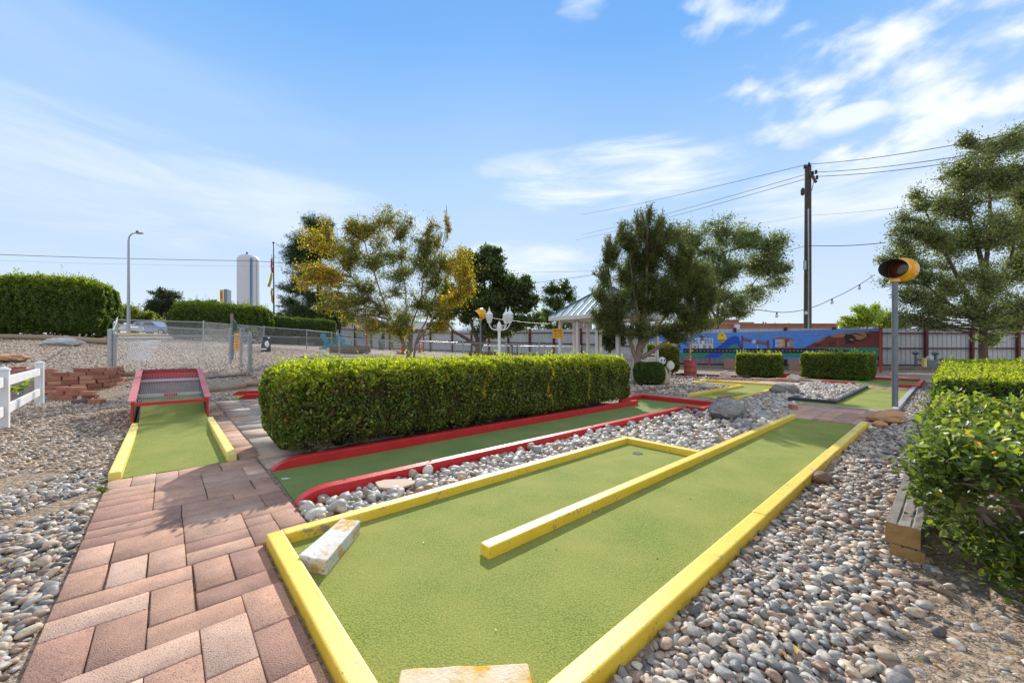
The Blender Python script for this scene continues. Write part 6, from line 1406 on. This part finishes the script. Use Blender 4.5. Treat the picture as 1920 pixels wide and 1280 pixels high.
# picnic table dark under frame
q = W(750, 656, 34.5); b = np.array((q[0], q[1], Tz(q[0], q[1]))); rt = root('picnic_table', tuple(b), 'dark picnic table under the shade frame', 'table'); md = pm('dark_table', (.10,.06,.05))
MB().box(b+np.array((0,0,.74)), (.9,.36,.025)).build('tabletop', md, rt)
for s in (-1,1):
    MB().box(b+np.array((0,s*.65,.44)), (.9,.13,.02)).build('bench_seat', md, rt)
    MB().beam(b+np.array((s*.7,-.6,0)), b+np.array((s*.7,.3,.74)), .05,.08).build('leg', md, rt); MB().beam(b+np.array((s*.7,.6,0)), b+np.array((s*.7,-.3,.74)), .05,.08).build('leg', md, rt)
# red barrel + yellow pole
p = np.array(GP(1294.5, 706)); rt = root('barrel', tuple(p), 'faded red barrel standing on the rocks', 'barrel'); rb = pm('faded_red_barrel', (.40,.10,.08), (.33,.07,.06), 4, .6, .3, 20, spots=(.55,.38,.33), sth=.66, ss=10)
MB().lathe([(.255,0),(.26,.02),(.25,.05),(.252,.22),(.262,.235),(.252,.25),(.252,.46),(.262,.475),(.252,.49),(.25,.68),(.262,.70),(.262,.72),(.235,.72),(.235,.66)], p, 28).build('drum', rb, rt, smooth=True)
m = MB().tube([p+np.array((.0,0,.60)), p+np.array((0,0,2.0))], .032, 10); tag(m.build('marker_pole', pm('pole_yellow', (.80,.46,.01), None, 3, .4)), 'yellow pole rising from the red barrel', 'pole')
bulbs('string_lights', 'dark string lights looped down the yellow pole', [p+np.array((.04,-.04,1.95)), p+np.array((-.03,-.05,1.5)), p+np.array((.05,-.05,1.2)), p+np.array((-.05,-.05,.78))], .008, .0, (14, 22, 34), .03)
p = GP(1288, 699); tag(MB().lathe([(.08,0),(.1,.25),(.1,.75),(.09,.78)], p, 12).build('small_post', rb, smooth=True), 'short faded red post behind the barrel', 'post')
# lawn ornaments by the gazebo
def ornament(px, pyb, d, s, label, h0=0.):
    q = W(px, pyb, d); b = np.array((q[0], q[1], 0)); rt = root('lawn_ornament', tuple(b), label, 'ornament', 'white lawn ornaments by the gazebo'); X = np.array
    MB().lathe([(.10*s,0),(.16*s,.06*s),(.17*s,.22*s),(.12*s,.38*s),(.07*s,.46*s)], b, 12).build('body', pm('ornament_tan', (.55,.45,.30)), rt, smooth=True)
    MB().ell(b+X((0,0,.60*s)), (.10*s,.09*s,.10*s), 12, 8).build('head', M_white, rt, smooth=True); e = MB()
    for t in (-1, 1): e.ell(b+X((t*.035*s,-.085*s,.62*s)), (.018*s,.015*s,.03*s), 8, 6)
    e.build('eye', M_dark, rt)
ornament(1241, 700, 13.2, 1.35, 'white round-headed ornament at the right corner of the gazebo railing'); ornament(1051, 700, 13.2, 1.25, 'white round-headed ornament at the left gazebo post')
p = W(1257, 685, 13.4); tag(MB().lathe([(.03,-.06),(.14,-.05),(.17,0),(.14,.05),(.03,.06)], p, 16, ax=(.4,-.9,0)).tube([(p[0],p[1]+.05,0),(p[0],p[1]+.05,p[2])], .02, 6).build('round_marker', M_whitep, smooth=True), 'white round disc marker on a short stake beside the dark bush', 'marker')
p = np.array(W(1213.5, 677, 14.15)); m = MB().box(p, (.065,.008,.15), (1,.6,0), (-.6,1,0), (.08,0,1)); m.tube([p+np.array((0,.05,-.15)), (p[0], p[1]+.05, 0)], .01, 4); tag(m.build('small_sign', M_white), 'small white card sign in front of the gazebo railing', 'sign')
# gas meters
def meter(px, d, h, label):
    q = W(px, 700, d); b = np.array((q[0], q[1], 0)); rt = root('gas_meter', tuple(b), label, 'gas meter', 'gas pipes by the metal fence'); m = MB(); m.tube([b, b+np.array((0,0,h))], .06, 8); m.tube([b+np.array((0,0,h*.62)), b+np.array((.5,0,h*.62))], .05, 8); m.build('pipe', M_steel, rt, smooth=True)
    MB().lathe([(.04,-.1),(.15,-.04),(.17,.0),(.15,.06),(.05,.12)], b+np.array((0,0,h)), 12).build('valve', M_steel, rt, smooth=True); MB().ell(b+np.array((.42,0,h*.62)), (.14,.12,.12), 10, 8).build('regulator', M_steel, rt, smooth=True)
meter(1717, 22, .95, 'tall grey gas riser with round valve left of the yellow bollard'); meter(1754, 22, .92, 'grey gas riser with round valve beside the low hedge')
q = W(1733, 701, 21.7); b = (q[0], q[1], 0); rt = root('bollard', b, 'pale yellow square bollard by the gas pipes', 'bollard'); MB().box((b[0], b[1], .33), (.08,.08,.33)).build('shaft', M_yelpale, rt, bevel=.01); MB().box((b[0], b[1], .67), (.085,.085,.012)).build('cap', M_yelpale, rt)
q = W(1743, 700, 21.9); b = (q[0], q[1], 0); rt = root('utility_meter_box', b, 'grey utility meter box with a pale round top', 'meter box'); MB().box((b[0], b[1], .28), (.25,.15,.28)).build('cabinet', M_steel, rt, bevel=.01); MB().lathe([(.13,.56),(.15,.62),(.15,.72),(.09,.80)], b, 12).build('meter', M_whitep, rt, smooth=True)

# ------------------------------------------------------------------ far things
def tower():
    d = 95; b = (*W(466, 660, d)[:2], 0); rt = root('water_tower', b, 'tall white cylindrical water tower', 'water tower'); r = 18.2/F*d; zt = W(0, 489, d)[2]
    MB().lathe([(r,0),(r,zt),(r*.96,zt+.5),(r*.8,zt+1.0),(r*.5,zt+1.35),(r*.15,zt+1.5),(.01,zt+1.52)], b, 48).build('tank', pm('tank_white', (.56,.57,.60), (.52,.53,.56), .3, .55), rt, smooth=True)
    MB().box((b[0]+r*.74, b[1]-r*.70, zt/2), (.22,.15,zt/2+.3)).build('blue_stripe_pipe', pm('pipe_blue', (.12,.22,.34)), rt); MB().box((b[0]+.3, b[1]-1, zt+1.65), (.15,.15,.2)).build('vent', M_dark, rt)
    m = MB(); m.tube([(b[0]+r*.98, b[1]-r*.22, 0), (b[0]+r*.98, b[1]-r*.22, zt)], .06, 5); m.build('ladder', M_greyp, rt)
tower()
def flag():
    d = 60; b = (*W(514, 660, d)[:2], 1.0); rt = root('flagpole', b, 'flagpole left of the dark pine', 'flagpole'); zt = W(0, 457, d)[2]; MB().tube([b, (b[0]-.1, b[1], zt)], [.14,.06], 8).build('pole', M_dark, rt); MB().ell((b[0]-.1, b[1], zt+.15), (.16,.16,.16), 10, 8).build('finial', M_dark, rt)
    def cloth(name, label, pts, mats, strp=False):
        m = MB(); n = len(pts); vs = []
        for i, (x0, x1, y) in enumerate(pts):
            for j in range(7): t = j/6; q = W(x0*(1-t)+x1*t, y+ (1.5*t), d); vs.append((q[0], q[1]-.15+.22*math.sin(j*1.8+i*.5), q[2]))
        fs = [(i*7+j, i*7+j+1, (i+1)*7+j+1, (i+1)*7+j) for i in range(n-1) for j in range(6)]; m.add(vs, fs)
        if strp: m.m = [(j+(i//3)) % 2 for i in range(n-1) for j in range(6)]
        ob = m.build(name, mats, smooth=True); s = ob.modifiers.new('solid', 'SOLIDIFY'); s.thickness = .02; return tag(ob, label, 'flag', 'flags on the flagpole')
    cloth('flag', 'furled red and white striped flag, highest on the flagpole', [(510.5,512.6,483),(508.5,512.8,488),(509.5,513,494),(508,513.2,500),(509.5,513.3,506),(511.5,513.4,511)], [pm('flag_red', (.45,.03,.05)), pm('flag_white', (.6,.55,.58))], True)
    cloth('flag', 'yellow flag hanging in the middle of the flagpole', [(510.5,512,508),(508.5,512.3,515),(507,511.5,522),(504.5,510,530),(502.5,506.5,537)], [pm('flag_yellow', (.70,.52,.02), (.4,.45,.05), 2)])
    cloth('flag', 'ragged yellow flag, lowest on the flagpole', [(510,513,540),(508.5,512,548),(510.5,513,556),(510,513.5,564),(512.5,513.8,568)], [pm('flag_gold', (.72,.45,.01), (.3,.2,.02), 2)])
flag()
def pole_sign():
    d = 70; q = W(426.5, 557, d); g = 1.5; rt = root('pole_sign', (q[0], q[1], g), 'tall yellow and black roadside sign on a pole', 'sign'); w_, h = 5.2/F*d, 13.5/F*d
    MB().box(q, (w_*.55, 1.0, h), (1,.35,0), (-.35,1,0)).build('cabinet', M_steel, rt); MB().box((q[0]-.24*1, q[1]-1.1, q[2]), (w_*.48,.05,h*.9), (1,.35,0), (-.35,1,0)).build('face', pm('sign_face_yellow', (.72,.46,.02)), rt)
    MB().box((q[0]-.24, q[1]-1.17, q[2]+h*.15), (w_*.3,.02,h*.5), (1,.35,0), (-.35,1,0)).build('emblem', pm('sign_orange', (.5,.14,.02)), rt); MB().tube([(q[0], q[1], g), (q[0], q[1], q[2]-h)], .2, 8).build('pole', M_dark, rt)
pole_sign()
def street():
    d = 32; b = W(241, 640, d); b = (b[0], b[1], Tz(b[0], b[1])); rt = root('street_lamp', b, 'tall thin grey street lamp beside the big left hedge', 'street lamp'); zt = W(0, 450, d)[2]
    MB().tube([b, (b[0], b[1], zt)], [.12,.07], 10).build('pole', M_galv, rt, smooth=True)
    MB().tube([(b[0], b[1], zt-.1), (b[0]+.05, b[1], zt+.25), (b[0]+.25, b[1], zt+.5), (b[0]+.6, b[1], zt+.58)], .05, 8).build('arm', M_galv, rt, smooth=True)
    MB().ell((b[0]+.88, b[1], zt+.56), (.36,.16,.08), 12, 8).build('lamp_head', M_greyp, rt, smooth=True); MB().lathe([(.09,0),(.09,.12)], (b[0]+.72, b[1], zt+.63), 10).build('photocell', M_dark, rt)
street()
def car(px, d, pyb, col, label, L=4.4, rz=0.):
    q = W(px, pyb, d); b = np.array((q[0], q[1], Tz(q[0], q[1]))); rt = root('parked_car', tuple(b), label, 'car', 'cars parked beyond the fence'); pc = pm('car_'+label.split()[0], col, tuple(c*.95 for c in col), 2, .25, spec=.7)
    prof = [(-L/2,.35),(-L/2,.75),(-L/2+.1,.88),(-L/4-.1,.98),(L/2-1.2,.98),(L/2-.15,.80),(L/2,.65),(L/2,.35)]
    MB().extr([b+np.array((x,-.88,z)) for x, z in prof], (0,1.76,0)).build('body', pc, rt, bevel=.06)
    gh = [(-L/2+.3,.96),(-L/2+.75,1.42),(L/2-2.1,1.45),(L/2-1.25,.96)]
    MB().extr([b+np.array((x,-.74,z)) for x, z in gh], (0,1.48,0)).build('cabin', pc, rt, bevel=.05)
    for s in (-1, 1):
        g = MB(); 
        for (x0, x1) in ((-L/2+.62,-L/2+1.35),(-L/2+1.42,L/2-1.65)): g.extr([b+np.array((x0+.12,s*.745,1.02)), b+np.array((x1,s*.745,1.02)), b+np.array((x1-.15,s*.745,1.36)), b+np.array((x0+.3,s*.745,1.36))], (0, s*.01, 0))
        g.build('window', M_window, rt)
        for x in (-L/2+.85, L/2-.85):
            wh = MB().lathe([(.33,-.1),(.33,.1)], b+np.array((x, s*.82, .33)), 20, ax=(0,1,0)).build('wheel', M_dark, rt); MB().lathe([(.2,-.11),(.2,.11)], b+np.array((x, s*.83, .33)), 14, ax=(0,1,0)).build('rim', M_galv, wh)
        MB().box(b+np.array((L/2-.02, s*.6, .72)), (.03,.16,.06)).build('headlight', M_glass, rt)
car(205, 34, 640, (.62,.62,.60), 'white car half hidden by the tall left hedge', 4.4); car(292, 40, 640, (.22,.30,.45), 'bluish car parked beyond the rear fence', 4.4)
# kerb stripe of the parking lot
p, q = W(215, 632, 29), W(345, 635, 31); tag(MB().beam((p[0], p[1], Tz(p[0], p[1])+.08), (q[0], q[1], Tz(q[0], q[1])+.08), .15, .16).build('parking_kerb', M_yel), 'long low yellow kerb before the parked cars', 'kerb')
q = W(322, 640, 26); b = np.array((q[0], q[1], Tz(q[0], q[1]))); rt = root('toy_frame', tuple(b), 'small orange folding stand beyond the rear fence', 'stand')
for s in (-1, 1): MB().tube([b+np.array((s*.18,0,0)), b+np.array((s*.06,0,.5))], .02, 6).build('leg', pm('orange_tube', (.6,.28,.02)), rt)
MB().box(b+np.array((0,0,.45)), (.14,.05,.06)).build('crossbar', MATS['orange_tube'], rt)
def building(label, px0, px1, pyt, d, depth, mat, wins=(), parap=True, z0=0., roofm=None, doors=()):
    a, b = W(px0, pyt, d), W(px1, pyt, d); rt = root('building', ((a[0]+b[0])/2, d, z0), label, 'building'); MB().abox(a[0], b[0], d, d+depth, z0-1, a[2]).build('wall', mat, rt)
    if parap:
        MB().abox(a[0]-.08, b[0]+.08, d-.08, d+depth, a[2]+.001, a[2]+.14).build('parapet', roofm or mat, rt)
    for (x0, x1, y0, y1) in wins:
        p, q = W(x0, y0, d), W(x1, y1, d); w_ = MB().abox(p[0], q[0], d-.05, d+.02, q[2], p[2]).build('window', M_window, rt); f = MB()
        f.abox(p[0]-.05, q[0]+.05, d-.09, d-.051, p[2], p[2]+.08); f.abox(p[0]-.05, q[0]+.05, d-.09, d-.051, q[2]-.08, q[2]); m_ = (p[0]+q[0])/2; f.abox(m_-.04, m_+.04, d-.09, d-.051, q[2], p[2]); f.build('frame', M_white, w_)
    for (x0, x1, y0, y1) in doors:
        p, q = W(x0, y0, d), W(x1, y1, d); MB().abox(p[0], q[0], d-.05, d+.02, q[2], p[2]).build('door', pm('teal_door', (.02,.14,.17)), rt)
    return rt
building('cream stucco building with small windows left of the blue-grey one', 634, 682, 603.5, 72, 12, M_cream, wins=[(642.5,648,607,613),(660,666,607.5,613.5)])
bb = building('blue-grey two-storey motel with teal doors and balcony', 681.5, 731, 602, 68, 10, M_pblue, wins=[(692,697,606,614),(705.5,711,606,613)], doors=[(686.5,691.5,606,618),(699,703,606,618),(724,727,606,618)])
p, q = W(681, 603, 66.6), W(731, 603, 66.6); MB().abox(p[0], q[0], 66.4, 68, p[2]-.05, p[2]+.25).build('canopy', M_pblue, bb); m = MB()
for i in range(16): x = p[0]+.6+(q[0]-p[0]-.8)*i/15; m.abox(x-.02, x+.02, 66.5, 66.55, W(0,618,66.6)[2], W(0,613,66.6)[2])
m.build('balcony_rail', M_dark, bb)
building('plain white wall block right of the motel', 730, 795, 604.5, 62, 10, M_wwall)
gr = root('building', (*W(688,600,90)[:2], 1), 'low grey gabled roof rising behind the cream building', 'building'); a, b, c = W(655,603,90), W(722,603,90), W(688,589,90)
MB().extr([a, b, (b[0]-5, 90, c[2]), (a[0]+4, 90, c[2])], (0,12,0)).build('roof', pm('grey_roof', (.33,.34,.38), (.3,.31,.35), .4, .8), gr); MB().abox(a[0]+.5, b[0]-.5, 90.3, 101, 0, a[2]-.02).build('wall', M_wwall, gr)
building('mauve brown building seen between the gazebo posts', 1083, 1110, 594, 48, 8, pm('mauve_siding', (.28,.20,.20), (.22,.16,.16), 2, .9, stretch=(.2,.2,8)))
building('tallest brown stucco building above the mural', 1318, 1385.5, 601, 50, 12, M_stucco)
b3 = building('long low brown stucco roofline behind the utility pole', 1340, 1571, 608.5, 44, 14, M_stucco)
for px, h in ((1431, 603), (1435.5, 604), (1453, 605), (1478.5, 605.5)): q = W(px, h, 46); MB().tube([(q[0], q[1], 2), q], .09, 8).build('roof_vent', M_greyp if px != 1478.5 else M_steel, b3)
building('brown parapet block stepping up beside the tallest building', 1384, 1412, 606, 46.5, 9, M_stucco)
q = W(1381.5, 614, 43.6); tag(MB().box(q, (.22,.22,.35)).tube([(q[0],q[1],0),(q[0],q[1],q[2]-.3)], .08, 8).build('roof_unit', M_wwall), 'small white vent box beside the brown buildings', 'vent')
